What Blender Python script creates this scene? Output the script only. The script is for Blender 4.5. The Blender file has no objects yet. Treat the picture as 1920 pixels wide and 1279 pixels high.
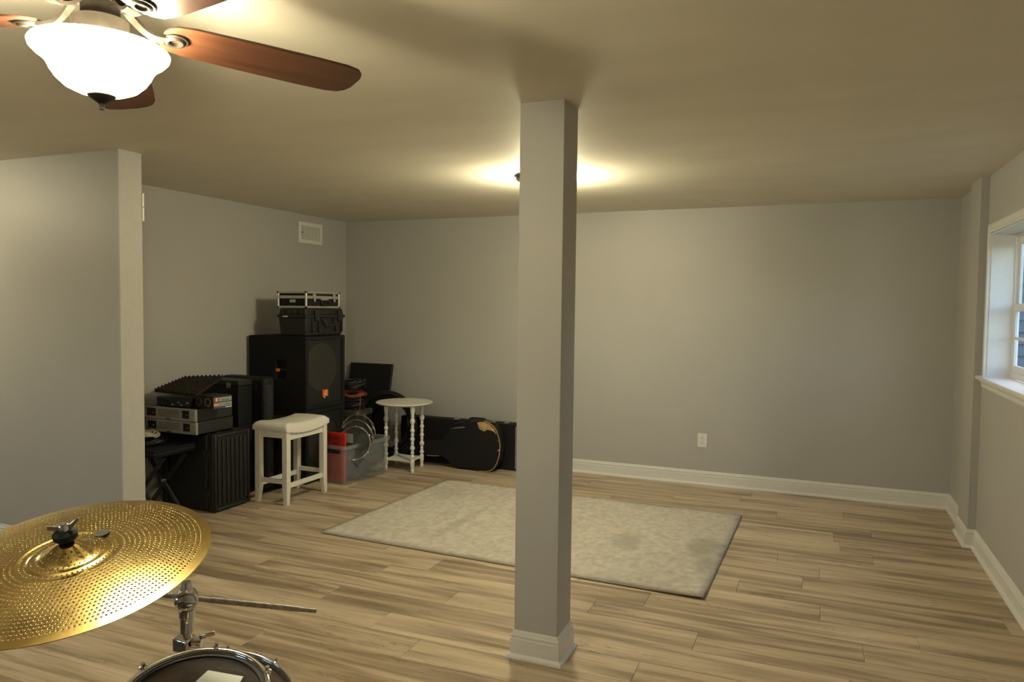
import bpy, bmesh, math, random
from mathutils import Vector, Matrix

random.seed(7)
PI = math.pi
SC = bpy.context.scene
COL = SC.collection

# ------------------------------------------------------------------ camera, sky, exposure
cam_d = bpy.data.cameras.new('camera')
cam = bpy.data.objects.new('camera', cam_d)
COL.objects.link(cam)
cam_d.sensor_fit = 'HORIZONTAL'
cam_d.sensor_width = 36.0
cam_d.lens = 1374.0 / 1920.0 * 36.0
cam_d.clip_start = 0.05
cr, cu, cf = (0.92338, 0.38372, 0.01161), (-0.02904, 0.03955, 0.99880), (-0.38281, 0.92259, -0.04758)
cam.matrix_world = Matrix(((cr[0], cu[0], -cf[0], 0.0), (cr[1], cu[1], -cf[1], 0.0), (cr[2], cu[2], -cf[2], 1.4745), (0, 0, 0, 1)))
SC.camera = cam

world = bpy.data.worlds.new('sky')
SC.world = world
world.use_nodes = True
wn = world.node_tree
bg = wn.nodes['Background']
sky = wn.nodes.new('ShaderNodeTexSky')
sky.sky_type = 'NISHITA'
sky.sun_disc = False
sky.sun_elevation = math.radians(38)
sky.sun_rotation = math.radians(20)
sky.air_density = 1.2
sky.dust_density = 1.5
sky.ozone_density = 1.5
wn.links.new(sky.outputs[0], bg.inputs[0])
bg.inputs[1].default_value = 1.2

SC.view_settings.view_transform = 'Standard'
SC.view_settings.look = 'None'
SC.view_settings.gamma = 1.0
SC.view_settings.use_curve_mapping = False
SC.view_settings.exposure = 0.02
SC.cycles.max_bounces = 10
SC.cycles.diffuse_bounces = 6
SC.cycles.sample_clamp_indirect = 6.0

LAMP = (1.0, 0.89, 0.57)          # colour of the room's lamps
FAN_BULB, FAN_GLASS, DOME_GLASS, SIDE_GLASS = 30.0, 70.0, 114.0, 58.0

# ------------------------------------------------------------------ helpers
def _new_mat(name):
    m = bpy.data.materials.new(name)
    m.use_nodes = True
    return m, m.node_tree, m.node_tree.nodes['Principled BSDF']

def mat(name, col, rough=0.5, metal=0.0, var=0.0, scale=30.0, bump=0.0, bscale=None, spec=0.5, stretch=None, coat=0.0):
    """procedural paint / plastic / metal: base colour with a little noise, optional bump"""
    m, t, b = _new_mat(name)
    b.inputs['Roughness'].default_value = rough
    b.inputs['Metallic'].default_value = metal
    b.inputs['Specular IOR Level'].default_value = spec
    b.inputs['Coat Weight'].default_value = coat
    tc = t.nodes.new('ShaderNodeTexCoord')
    mp = t.nodes.new('ShaderNodeMapping')
    if stretch: mp.inputs['Scale'].default_value = stretch
    t.links.new(tc.outputs['Object'], mp.inputs[0])
    n = t.nodes.new('ShaderNodeTexNoise')
    n.inputs['Scale'].default_value = scale
    n.inputs['Detail'].default_value = 4
    t.links.new(mp.outputs[0], n.inputs['Vector'])
    r = t.nodes.new('ShaderNodeValToRGB')
    r.color_ramp.elements[0].position = 0.3
    r.color_ramp.elements[1].position = 0.7
    r.color_ramp.elements[0].color = (*[c * (1 - var) for c in col], 1)
    r.color_ramp.elements[1].color = (*[min(1, c * (1 + var)) for c in col], 1)
    t.links.new(n.outputs[0], r.inputs[0])
    t.links.new(r.outputs[0], b.inputs['Base Color'])
    if bump:
        n2 = t.nodes.new('ShaderNodeTexNoise')
        n2.inputs['Scale'].default_value = bscale or scale
        n2.inputs['Detail'].default_value = 3
        t.links.new(mp.outputs[0], n2.inputs['Vector'])
        bp = t.nodes.new('ShaderNodeBump')
        bp.inputs['Strength'].default_value = bump
        bp.inputs['Distance'].default_value = 0.004
        t.links.new(n2.outputs[0], bp.inputs['Height'])
        t.links.new(bp.outputs[0], b.inputs['Normal'])
    return m

class MB:
    """collects shapes (world coordinates) and links them as ONE mesh object"""
    def __init__(s, off=(0, 0, 0)):
        s.v, s.f, s.off = [], [], Vector(off)
    def add(s, vs, fs):
        n = len(s.v)
        s.v += [Vector(v) for v in vs]
        s.f += [tuple(i + n for i in f) for f in fs]
        return s
    def box(s, x0, x1, y0, y1, z0, z1, M=None):
        vs = [Vector(p) for p in ((x0,y0,z0),(x1,y0,z0),(x1,y1,z0),(x0,y1,z0),(x0,y0,z1),(x1,y0,z1),(x1,y1,z1),(x0,y1,z1))]
        if M: vs = [M @ v for v in vs]
        return s.add(vs, [(0,3,2,1),(4,5,6,7),(0,1,5,4),(1,2,6,5),(2,3,7,6),(3,0,4,7)])
    def holed(s, x0, x1, z0, z1, a0, a1, b0, b1, y0, y1):
        """upright panel in x-z with a rectangular opening, no seams"""
        vs = []
        for y in (y0, y1):
            vs += [(x0, y, z0), (x1, y, z0), (x1, y, z1), (x0, y, z1), (a0, y, b0), (a1, y, b0), (a1, y, b1), (a0, y, b1)]
        fs = []
        for k in range(4):
            l = (k + 1) % 4
            fs += [(k, l, 4 + l, 4 + k), (8 + l, 8 + k, 12 + k, 12 + l), (l, k, 8 + k, 8 + l), (4 + k, 4 + l, 12 + l, 12 + k)]
        return s.add(vs, fs)
    def hexa(s, b, t):
        return s.add(list(b) + list(t), [(0,3,2,1),(4,5,6,7),(0,1,5,4),(1,2,6,5),(2,3,7,6),(3,0,4,7)])
    def lathe(s, prof, c=(0, 0, 0), n=24, M=None, closed=False):
        """prof: list of (radius, height) about the z axis through c (M rotates first)"""
        c = Vector(c); vs = []; fs = []
        for r, z in prof:
            for k in range(n):
                a = 2 * PI * k / n
                p = Vector((r * math.cos(a), r * math.sin(a), z))
                vs.append(c + (M @ p if M else p))
        m = len(prof)
        for i in range(m if closed else m - 1):
            j = (i + 1) % m
            for k in range(n):
                l = (k + 1) % n
                fs.append((i*n+k, i*n+l, j*n+l, j*n+k))
        if not closed:
            if prof[0][0] > 1e-6: fs.append(tuple(range(n - 1, -1, -1)))
            if prof[-1][0] > 1e-6: fs.append(tuple((m-1)*n + k for k in range(n)))
        return s.add(vs, fs)
    def cyl(s, p0, p1, r0, r1=None, n=16):
        p0, p1 = Vector(p0), Vector(p1)
        d = p1 - p0
        q = d.to_track_quat('Z', 'Y').to_matrix()
        return s.lathe([(r0, 0), (r0 if r1 is None else r1, d.length)], p0, n, q)
    def tube(s, pts, r, n=8, closed=False):
        pts = [Vector(p) for p in pts]; m = len(pts); vs = []; fs = []
        up = Vector((0.123, 0.2, 1)).normalized()
        for i, p in enumerate(pts):
            a = pts[(i - 1) % m] if (closed or i > 0) else p
            b = pts[(i + 1) % m] if (closed or i < m - 1) else p
            t = (b - a).normalized()
            x = t.cross(up)
            if x.length < 1e-3: x = t.cross(Vector((1, 0, 0)))
            x.normalize(); y = t.cross(x)
            for k in range(n):
                an = 2 * PI * k / n
                vs.append(p + r * (math.cos(an) * x + math.sin(an) * y))
        for i in range(m if closed else m - 1):
            j = (i + 1) % m
            for k in range(n):
                l = (k + 1) % n
                fs.append((i*n+k, i*n+l, j*n+l, j*n+k))
        if not closed:
            fs.append(tuple(range(n - 1, -1, -1))); fs.append(tuple((m-1)*n + k for k in range(n)))
        return s.add(vs, fs)
    def prism(s, poly, fn, d0, d1):
        """poly: 2-D outline, fn(u, v, d) -> point"""
        n = len(poly)
        vs = [fn(u, v, d0) for u, v in poly] + [fn(u, v, d1) for u, v in poly]
        fs = [tuple(range(n - 1, -1, -1)), tuple(range(n, 2 * n))]
        fs += [(i, (i+1) % n, n + (i+1) % n, n + i) for i in range(n)]
        return s.add(vs, fs)
    def sweep(s, path, prof, closed=False, left=True):
        """profile (offset, z) swept along a horizontal path with mitred corners"""
        m = len(path); rows = []
        P = [Vector((x, y, 0)) for x, y in path]
        for i in range(m):
            dirs = []
            if closed or i > 0: dirs.append((P[i] - P[i-1]).normalized())
            if closed or i < m - 1: dirs.append((P[(i+1) % m] - P[i]).normalized())
            ns = [Vector((-d.y, d.x, 0)) * (1 if left else -1) for d in dirs]
            if len(ns) == 2:
                b = (ns[0] + ns[1]); b = b / max(0.2, (1 + ns[0].dot(ns[1])))
            else: b = ns[0]
            rows.append([P[i] + b * o + Vector((0, 0, z)) for o, z in prof])
        k = len(prof); vs = [v for r in rows for v in r]; fs = []
        for i in range(m if closed else m - 1):
            j = (i + 1) % m
            for a in range(k):
                b = (a + 1) % k
                fs.append((i*k+a, j*k+a, j*k+b, i*k+b))
        if not closed:
            fs.append(tuple(range(k - 1, -1, -1))); fs.append(tuple((m-1)*k + a for a in range(k)))
        return s.add(vs, fs)
    def grid(s, nu, nv, fn):
        vs = [fn(i / nu, j / nv) for j in range(nv + 1) for i in range(nu + 1)]
        fs = [(j*(nu+1)+i, j*(nu+1)+i+1, (j+1)*(nu+1)+i+1, (j+1)*(nu+1)+i) for j in range(nv) for i in range(nu)]
        return s.add(vs, fs)
    def build(s, name, m, parent=None, bevel=0.0, seg=2, smooth=False, solid=0.0, angle=40, recalc=True):
        me = bpy.data.meshes.new(name)
        me.from_pydata([v - s.off for v in s.v], [], s.f)
        if recalc:
            bm = bmesh.new(); bm.from_mesh(me)
            bmesh.ops.recalc_face_normals(bm, faces=bm.faces)
            bm.to_mesh(me); bm.free()
        me.materials.append(m)
        if smooth or bevel:
            for p in me.polygons: p.use_smooth = True
            me.set_sharp_from_angle(angle=math.radians(angle))
        o = bpy.data.objects.new(name, me)
        COL.objects.link(o)
        if parent is not None: o.parent = parent
        else: o.location = s.off
        if solid:
            md = o.modifiers.new('thickness', 'SOLIDIFY'); md.thickness = solid; md.offset = 0
        if bevel:
            md = o.modifiers.new('bevel', 'BEVEL'); md.width = bevel; md.segments = seg
            md.limit_method = 'ANGLE'; md.angle_limit = math.radians(35); md.harden_normals = False
        return o

def thing(name, label, cat, loc, group=None):
    o = bpy.data.objects.new(name, None)
    o.empty_display_size = 0.05
    COL.objects.link(o); o.location = loc
    o['label'] = label; o['category'] = cat
    if group: o['group'] = group
    return o
def tag(o, label, cat, group=None):
    o['label'] = label; o['category'] = cat
    if group: o['group'] = group
    return o
def struct(o):
    o['kind'] = 'structure'; return o

def text_part(txt, name, size, m, parent, M, off, align='CENTER', squash=1.0):
    """flat lettering as a mesh; M maps the text plane into the world"""
    cu_ = bpy.data.curves.new('lettering', 'FONT')
    cu_.body = txt; cu_.size = size; cu_.align_x = align; cu_.align_y = 'CENTER'; cu_.extrude = 0.0004
    cu_.resolution_u = 3
    tmp = bpy.data.objects.new('lettering', cu_)
    COL.objects.link(tmp)
    dg = bpy.context.evaluated_depsgraph_get()
    me = bpy.data.meshes.new_from_object(tmp.evaluated_get(dg))
    bpy.data.objects.remove(tmp); bpy.data.curves.remove(cu_)
    me.transform(Matrix.Translation(-Vector(off)) @ M @ Matrix.Diagonal((squash, 1, 1, 1)))
    me.materials.clear(); me.materials.append(m)
    me.name = name
    o = bpy.data.objects.new(name, me); COL.objects.link(o); o.parent = parent
    return o

def frame_mat(o, x, y, z=None):
    """4x4 from origin and two axes"""
    x, y = Vector(x).normalized(), Vector(y).normalized()
    z = x.cross(y).normalized() if z is None else Vector(z)
    return Matrix(((x.x, y.x, z.x, o[0]), (x.y, y.y, z.y, o[1]), (x.z, y.z, z.z, o[2]), (0, 0, 0, 1)))

# ------------------------------------------------------------------ materials
def wall_paint(name, col, rough, bump):
    return mat(name, col, rough, var=0.025, scale=2.2, bump=bump, bscale=140, spec=0.4)
M_wall = wall_paint('grey_wall_paint', (0.436, 0.428, 0.420), 0.5, 0.08)
M_ceil = mat('ceiling_paint', (0.70, 0.66, 0.565), 0.65, var=0.04, scale=1.6, bump=0.16, bscale=60, spec=0.3, stretch=(1.0, 2.6, 1.0))
M_trim = mat('white_trim_paint', (0.72, 0.715, 0.70), 0.35, var=0.02)
M_white = mat('white_lacquer', (0.78, 0.76, 0.70), 0.4, var=0.03)
M_vinyl = mat('white_vinyl', (0.76, 0.73, 0.66), 0.45, var=0.03, bump=0.15, bscale=90)
M_black = mat('black_plastic', (0.011, 0.011, 0.011), 0.5, var=0.25, scale=60, bump=0.2, bscale=300)
M_carpet = mat('black_carpet_cover', (0.008, 0.008, 0.0085), 0.85, var=0.4, scale=300, bump=0.4, bscale=500, spec=0.25)
M_tolex = mat('black_tolex', (0.008, 0.008, 0.0085), 0.6, var=0.3, scale=200, bump=0.3, bscale=400, spec=0.3)
M_grey = mat('grey_metal_panel', (0.34, 0.335, 0.31), 0.45, metal=0.3, var=0.06)
M_dkgrey = mat('dark_grey_metal', (0.024, 0.024, 0.023), 0.5, metal=0.2, var=0.2)
M_alu = mat('brushed_aluminium', (0.62, 0.61, 0.58), 0.35, metal=0.9, var=0.06)
M_chrome = mat('chrome', (0.75, 0.75, 0.76), 0.08, metal=1.0, var=0.02)
M_collar = mat('dull_bronze', (0.020, 0.017, 0.015), 0.8, var=0.2, spec=0.0)
M_steel = mat('worn_steel', (0.32, 0.30, 0.28), 0.42, metal=0.9, var=0.25, scale=80)
M_bronze = mat('aged_bronze', (0.011, 0.009, 0.0075), 0.45, metal=0.1, var=0.25, scale=20, spec=0.25)
M_cable = mat('black_cable', (0.010, 0.010, 0.0105), 0.45, var=0.2)
M_orange = mat('orange_cable', (0.30, 0.06, 0.022), 0.5, var=0.15)
M_red = mat('red_plastic_bag', (0.62, 0.035, 0.02), 0.4, var=0.12, scale=14, bump=0.3, bscale=20)
M_ink = mat('black_ink', (0.012, 0.010, 0.010), 0.6)
M_badge = mat('orange_badge', (0.80, 0.15, 0.015), 0.45)
M_print = mat('white_print', (0.75, 0.74, 0.70), 0.5)
M_tan = mat('tan_worn_wood', (0.50, 0.32, 0.13), 0.7, var=0.2, scale=40)
M_foam = mat('charcoal_foam', (0.026, 0.023, 0.018), 0.95, var=0.25, scale=120, spec=0.1)
M_cream = mat('cream_cable', (0.50, 0.47, 0.34), 0.5)
M_felt = mat('black_felt', (0.02, 0.02, 0.022), 0.9, var=0.3)
M_cloth = mat('tan_cloth', (0.34, 0.27, 0.18), 0.9, var=0.25, scale=12, bump=0.4, bscale=14)
M_dark = mat('dark_cavity', (0.006, 0.006, 0.006), 0.7)
M_woofer = mat('woofer_cone', (0.17, 0.14, 0.11), 0.65, var=0.2)
M_cap = mat('dark_cone_centre', (0.03, 0.027, 0.023), 0.7, var=0.2)
M_maple = mat('maple_ply', (0.42, 0.24, 0.12), 0.4, var=0.2, scale=6, stretch=(1, 1, 8))
M_paper = mat('pale_paper', (0.72, 0.76, 0.76), 0.6)
M_edge = mat('rug_binding', (0.40, 0.36, 0.29), 0.9, var=0.2, scale=200)
M_slot = mat('socket_slot', (0.03, 0.03, 0.03), 0.6)
M_grey2 = mat('pale_grey_label', (0.30, 0.31, 0.28), 0.55)
M_blue = mat('blue_print', (0.05, 0.10, 0.35), 0.5)
M_yellow = mat('yellow_print', (0.80, 0.42, 0.02), 0.5)
M_redp = mat('red_print', (0.60, 0.05, 0.03), 0.5)

def glass_mat(name, tint, opacity, rough, diff):
    """thin clear plastic or glass: transparent mixed with a glossy, slightly milky film"""
    m, t, b = _new_mat(name)
    b.inputs['Base Color'].default_value = (*diff, 1)
    b.inputs['Roughness'].default_value = rough
    tr = t.nodes.new('ShaderNodeBsdfTransparent'); tr.inputs[0].default_value = (*tint, 1)
    n = t.nodes.new('ShaderNodeTexNoise'); n.inputs['Scale'].default_value = 2
    mr = t.nodes.new('ShaderNodeMapRange')
    mr.inputs['To Min'].default_value = max(0, opacity - 0.02); mr.inputs['To Max'].default_value = opacity + 0.02
    t.links.new(n.outputs[0], mr.inputs[0])
    mx = t.nodes.new('ShaderNodeMixShader')
    t.links.new(mr.outputs[0], mx.inputs[0]); t.links.new(tr.outputs[0], mx.inputs[1]); t.links.new(b.outputs[0], mx.inputs[2])
    t.links.new(mx.outputs[0], t.nodes['Material Output'].inputs[0])
    return m
M_bin = glass_mat('milky_clear_plastic', (0.93, 0.95, 0.95), 0.33, 0.20, (0.44, 0.47, 0.48))
M_pane = glass_mat('window_glass', (0.93, 0.95, 0.96), 0.10, 0.03, (0.10, 0.11, 0.12))
M_head = glass_mat('clear_drum_head', (0.92, 0.92, 0.92), 0.30, 0.05, (0.12, 0.12, 0.12))

def lamp_glass(name, strength, clear=0.0):
    m, t, b = _new_mat(name)
    b.inputs['Base Color'].default_value = (0.85, 0.80, 0.68, 1)
    b.inputs['Roughness'].default_value = 0.3
    b.inputs['Emission Color'].default_value = (*LAMP, 1)
    b.inputs['Emission Strength'].default_value = strength
    if clear:      # thin frosted glass: part of the bulbs' light goes straight through
        tr = t.nodes.new('ShaderNodeBsdfTransparent'); mx = t.nodes.new('ShaderNodeMixShader'); mx.inputs[0].default_value = clear
        t.links.new(b.outputs[0], mx.inputs[1]); t.links.new(tr.outputs[0], mx.inputs[2])
        t.links.new(mx.outputs[0], t.nodes['Material Output'].inputs[0])
    return m
M_bowl = lamp_glass('lit_frosted_glass', FAN_GLASS, 0.60)
M_dome = lamp_glass('lit_dome_glass', DOME_GLASS)
M_dome2 = lamp_glass('lit_side_lamp_glass', SIDE_GLASS)

def wood_floor():
    m, t, b = _new_mat('vinyl_oak_planks')
    L = t.links.new; N = t.nodes.new
    tc = N('ShaderNodeTexCoord'); oi = N('ShaderNodeObjectInfo')
    mul = N('ShaderNodeMath'); mul.operation = 'MULTIPLY'; mul.inputs[1].default_value = 91.7
    L(oi.outputs['Random'], mul.inputs[0])
    cmb = N('ShaderNodeCombineXYZ'); L(mul.outputs[0], cmb.inputs[0]); L(mul.outputs[0], cmb.inputs[2])
    add = N('ShaderNodeVectorMath'); add.operation = 'ADD'
    L(tc.outputs['Object'], add.inputs[0]); L(cmb.outputs[0], add.inputs[1])
    def noise(sx, sy, det, dist=0.0, rough=0.55):
        mp = N('ShaderNodeMapping'); mp.inputs['Scale'].default_value = (sx, sy, 1)
        L(add.outputs[0], mp.inputs[0])
        n = N('ShaderNodeTexNoise'); n.inputs['Scale'].default_value = 1
        n.inputs['Detail'].default_value = det; n.inputs['Distortion'].default_value = dist
        n.inputs['Roughness'].default_value = rough
        L(mp.outputs[0], n.inputs['Vector']); return n
    broad = noise(1.1, 15, 2, 0.5)
    grain = noise(4.0, 120, 4, 0.2)
    fine = noise(22, 300, 3, 0)
    # base tones from the broad bands
    r = N('ShaderNodeValToRGB')
    e = r.color_ramp.elements
    e[0].position = 0.22; e[0].color = (0.195, 0.146, 0.096, 1)
    e[1].position = 0.74; e[1].color = (0.630, 0.520, 0.385, 1)
    x = r.color_ramp.elements.new(0.40); x.color = (0.330, 0.256, 0.176, 1)
    x = r.color_ramp.elements.new(0.53); x.color = (0.485, 0.390, 0.280, 1)
    # each plank a little lighter or darker
    rp = N('ShaderNodeMapRange'); rp.inputs['To Min'].default_value = -0.075; rp.inputs['To Max'].default_value = 0.075
    L(oi.outputs['Random'], rp.inputs[0])
    gm = N('ShaderNodeMath'); gm.operation = 'MULTIPLY_ADD'; gm.inputs[1].default_value = 0.26; gm.inputs[2].default_value = -0.13
    L(grain.outputs[0], gm.inputs[0])
    s1 = N('ShaderNodeMath'); s1.operation = 'ADD'; L(broad.outputs[0], s1.inputs[0]); L(rp.outputs[0], s1.inputs[1])
    s2 = N('ShaderNodeMath'); s2.operation = 'ADD'; L(s1.outputs[0], s2.inputs[0]); L(gm.outputs[0], s2.inputs[1])
    L(s2.outputs[0], r.inputs[0])
    # dark mineral streaks
    st = noise(2.2, 26, 5, 1.6, 0.6)
    a1 = N('ShaderNodeMath'); a1.operation = 'SUBTRACT'; a1.inputs[1].default_value = 0.5; L(st.outputs[0], a1.inputs[0])
    a2 = N('ShaderNodeMath'); a2.operation = 'ABSOLUTE'; L(a1.outputs[0], a2.inputs[0])
    a3 = N('ShaderNodeMapRange'); a3.inputs['From Min'].default_value = 0.0; a3.inputs['From Max'].default_value = 0.014
    a3.inputs['To Min'].default_value = 1.0; a3.inputs['To Max'].default_value = 0.0; L(a2.outputs[0], a3.inputs[0])
    gate = noise(1.4, 9, 2, 0.3)
    a4 = N('ShaderNodeMapRange'); a4.inputs['From Min'].default_value = 0.50; a4.inputs['From Max'].default_value = 0.62
    L(gate.outputs[0], a4.inputs[0])
    a5 = N('ShaderNodeMath'); a5.operation = 'MULTIPLY'; L(a3.outputs[0], a5.inputs[0]); L(a4.outputs[0], a5.inputs[1])
    mx = N('ShaderNodeMix'); mx.data_type = 'RGBA'
    L(a5.outputs[0], mx.inputs['Factor']); L(r.outputs[0], mx.inputs['A']); mx.inputs['B'].default_value = (0.085, 0.058, 0.034, 1)
    fm = N('ShaderNodeMapRange'); fm.inputs['To Min'].default_value = 0.86; fm.inputs['To Max'].default_value = 1.14
    L(fine.outputs[0], fm.inputs[0])
    hs = N('ShaderNodeHueSaturation'); L(mx.outputs['Result'], hs.inputs['Color']); L(fm.outputs[0], hs.inputs['Value'])
    L(hs.outputs[0], b.inputs['Base Color'])
    b.inputs['Roughness'].default_value = 0.42
    b.inputs['Specular IOR Level'].default_value = 0.4
    bp = N('ShaderNodeBump'); bp.inputs['Strength'].default_value = 0.12; bp.inputs['Distance'].default_value = 0.002
    L(grain.outputs[0], bp.inputs['Height']); L(bp.outputs[0], b.inputs['Normal'])
    return m
M_wood = wood_floor()
M_sub = mat('dark_joint', (0.07, 0.05, 0.032), 0.8, var=0.2)

def rug_mat():
    m, t, b = _new_mat('faded_rug_pile')
    L = t.links.new; N = t.nodes.new
    tc = N('ShaderNodeTexCoord')
    def noise(s, d, st=(1, 1, 1), dist=0):
        mp = N('ShaderNodeMapping'); mp.inputs['Scale'].default_value = st; L(tc.outputs['Object'], mp.inputs[0])
        n = N('ShaderNodeTexNoise'); n.inputs['Scale'].default_value = s; n.inputs['Detail'].default_value = d
        n.inputs['Distortion'].default_value = dist
        L(mp.outputs[0], n.inputs['Vector']); return n
    n1 = noise(24, 12, (1.0, 0.8, 1), 0.4); n2 = noise(9, 4); n3 = noise(160, 2)
    r = N('ShaderNodeValToRGB'); e = r.color_ramp.elements
    e[0].position = 0.30; e[0].color = (0.44, 0.405, 0.345, 1)
    e[1].position = 0.66; e[1].color = (0.58, 0.55, 0.485, 1)
    L(n1.outputs[0], r.inputs[0])
    # faded motifs woven into the rug: (x, y, half width, half depth, strength)
    tot = None
    for (x, y, rx, ry, k) in ((1.09, -0.08, 0.13, 0.24, 0.8), (1.12, -0.36, 0.06, 0.17, 0.7), (0.63, -0.16, 0.11, 0.19, 0.7), (-0.50, -0.18, 0.05, 0.42, 0.45), (0.56, 0.78, 0.22, 0.10, 0.4), (-0.95, 0.40, 0.14, 0.22, 0.35), (-0.10, 0.10, 0.16, 0.30, 0.35)):
        mp = N('ShaderNodeMapping'); mp.vector_type = 'TEXTURE'
        mp.inputs['Location'].default_value = (x, y, 0); mp.inputs['Scale'].default_value = (rx, ry, 100)
        L(tc.outputs['Object'], mp.inputs[0])
        ln = N('ShaderNodeVectorMath'); ln.operation = 'LENGTH'; L(mp.outputs[0], ln.inputs[0])
        w = N('ShaderNodeMath'); w.operation = 'MULTIPLY_ADD'; w.inputs[1].default_value = 1.6; w.inputs[2].default_value = -0.8; L(n2.outputs[0], w.inputs[0])
        d = N('ShaderNodeMath'); d.operation = 'ADD'; L(ln.outputs['Value'], d.inputs[0]); L(w.outputs[0], d.inputs[1])
        q = N('ShaderNodeMapRange'); q.inputs['From Min'].default_value = 0.5; q.inputs['From Max'].default_value = 1.15
        q.inputs['To Min'].default_value = k; q.inputs['To Max'].default_value = 0; L(d.outputs[0], q.inputs[0])
        if tot is None: tot = q
        else:
            ad = N('ShaderNodeMath'); ad.operation = 'MAXIMUM'; L(tot.outputs[0], ad.inputs[0]); L(q.outputs[0], ad.inputs[1]); tot = ad
    pp = N('ShaderNodeMath'); pp.operation = 'MULTIPLY'; L(tot.outputs[0], pp.inputs[0]); pp.inputs[1].default_value = 0.9
    mx = N('ShaderNodeMix'); mx.data_type = 'RGBA'
    L(pp.outputs[0], mx.inputs['Factor']); L(r.outputs[0], mx.inputs['A']); mx.inputs['B'].default_value = (0.33, 0.31, 0.265, 1)
    L(mx.outputs['Result'], b.inputs['Base Color'])
    b.inputs['Roughness'].default_value = 0.95; b.inputs['Specular IOR Level'].default_value = 0.1
    bp = N('ShaderNodeBump'); bp.inputs['Strength'].default_value = 0.4; bp.inputs['Distance'].default_value = 0.003
    L(n3.outputs[0], bp.inputs['Height']); L(bp.outputs[0], b.inputs['Normal'])
    return m
M_rug = rug_mat()

def blade_wood():
    m, t, b = _new_mat('mahogany_blade')
    L = t.links.new; N = t.nodes.new
    tc = N('ShaderNodeTexCoord'); mp = N('ShaderNodeMapping'); mp.inputs['Scale'].default_value = (3, 40, 3)
    L(tc.outputs['Object'], mp.inputs[0])
    n = N('ShaderNodeTexNoise'); n.inputs['Scale'].default_value = 1; n.inputs['Detail'].default_value = 5; n.inputs['Distortion'].default_value = 0.4
    L(mp.outputs[0], n.inputs['Vector'])
    r = N('ShaderNodeValToRGB'); e = r.color_ramp.elements
    e[0].position = 0.3; e[0].color = (0.036, 0.013, 0.0065, 1)
    e[1].position = 0.7; e[1].color = (0.080, 0.028, 0.013, 1)
    L(n.outputs[0], r.inputs[0]); L(r.outputs[0], b.inputs['Base Color'])
    b.inputs['Roughness'].default_value = 0.38
    return m
M_blade = blade_wood()

def brass():
    m, t, b = _new_mat('lathed_brass')
    L = t.links.new; N = t.nodes.new
    b.inputs['Metallic'].default_value = 1.0
    tc = N('ShaderNodeTexCoord'); n = N('ShaderNodeTexNoise'); n.inputs['Scale'].default_value = 9; n.inputs['Detail'].default_value = 3
    L(tc.outputs['Object'], n.inputs['Vector'])
    r = N('ShaderNodeValToRGB'); e = r.color_ramp.elements
    e[0].position = 0.3; e[0].color = (0.54, 0.40, 0.145, 1)
    e[1].position = 0.7; e[1].color = (0.62, 0.47, 0.185, 1)
    L(n.outputs[0], r.inputs[0]); L(r.outputs[0], b.inputs['Base Color'])
    mr = N('ShaderNodeMapRange'); mr.inputs['To Min'].default_value = 0.13; mr.inputs['To Max'].default_value = 0.22
    L(n.outputs[0], mr.inputs[0]); L(mr.outputs[0], b.inputs['Roughness'])
    return m
M_brass = brass()

def grille_mat():
    m, t, b = _new_mat('perforated_grille')
    L = t.links.new; N = t.nodes.new
    tc = N('ShaderNodeTexCoord'); vo = N('ShaderNodeTexVoronoi'); vo.inputs['Scale'].default_value = 170; vo.inputs['Randomness'].default_value = 0
    L(tc.outputs['Object'], vo.inputs['Vector'])
    gt = N('ShaderNodeMath'); gt.operation = 'LESS_THAN'; gt.inputs[1].default_value = 0.50; L(vo.outputs['Distance'], gt.inputs[0])
    b.inputs['Base Color'].default_value = (0.022, 0.022, 0.022, 1); b.inputs['Roughness'].default_value = 0.5
    tr = N('ShaderNodeBsdfTransparent'); mx = N('ShaderNodeMixShader')
    L(gt.outputs[0], mx.inputs[0]); L(b.outputs[0], mx.inputs[1]); L(tr.outputs[0], mx.inputs[2])
    L(mx.outputs[0], t.nodes['Material Output'].inputs[0])
    return m
M_grille = grille_mat()
M_grass = mat('lawn', (0.10, 0.13, 0.06), 0.9, var=0.4, scale=3)

# ------------------------------------------------------------------ room shell
H = 2.30
XL, XR, YB, YF, XF = -4.415, 0.953, 6.23, -2.2, -6.2     # left / right / back / behind camera / far left
WT = 0.15
WIN = [(4.15, 5.15)]                      # window opening in the right wall
WINF = [(-5.3, -4.0), (-3.5, -2.2)]       # window openings in the wall behind the camera
WZ0, WZ1 = 1.085, 1.945

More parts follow.
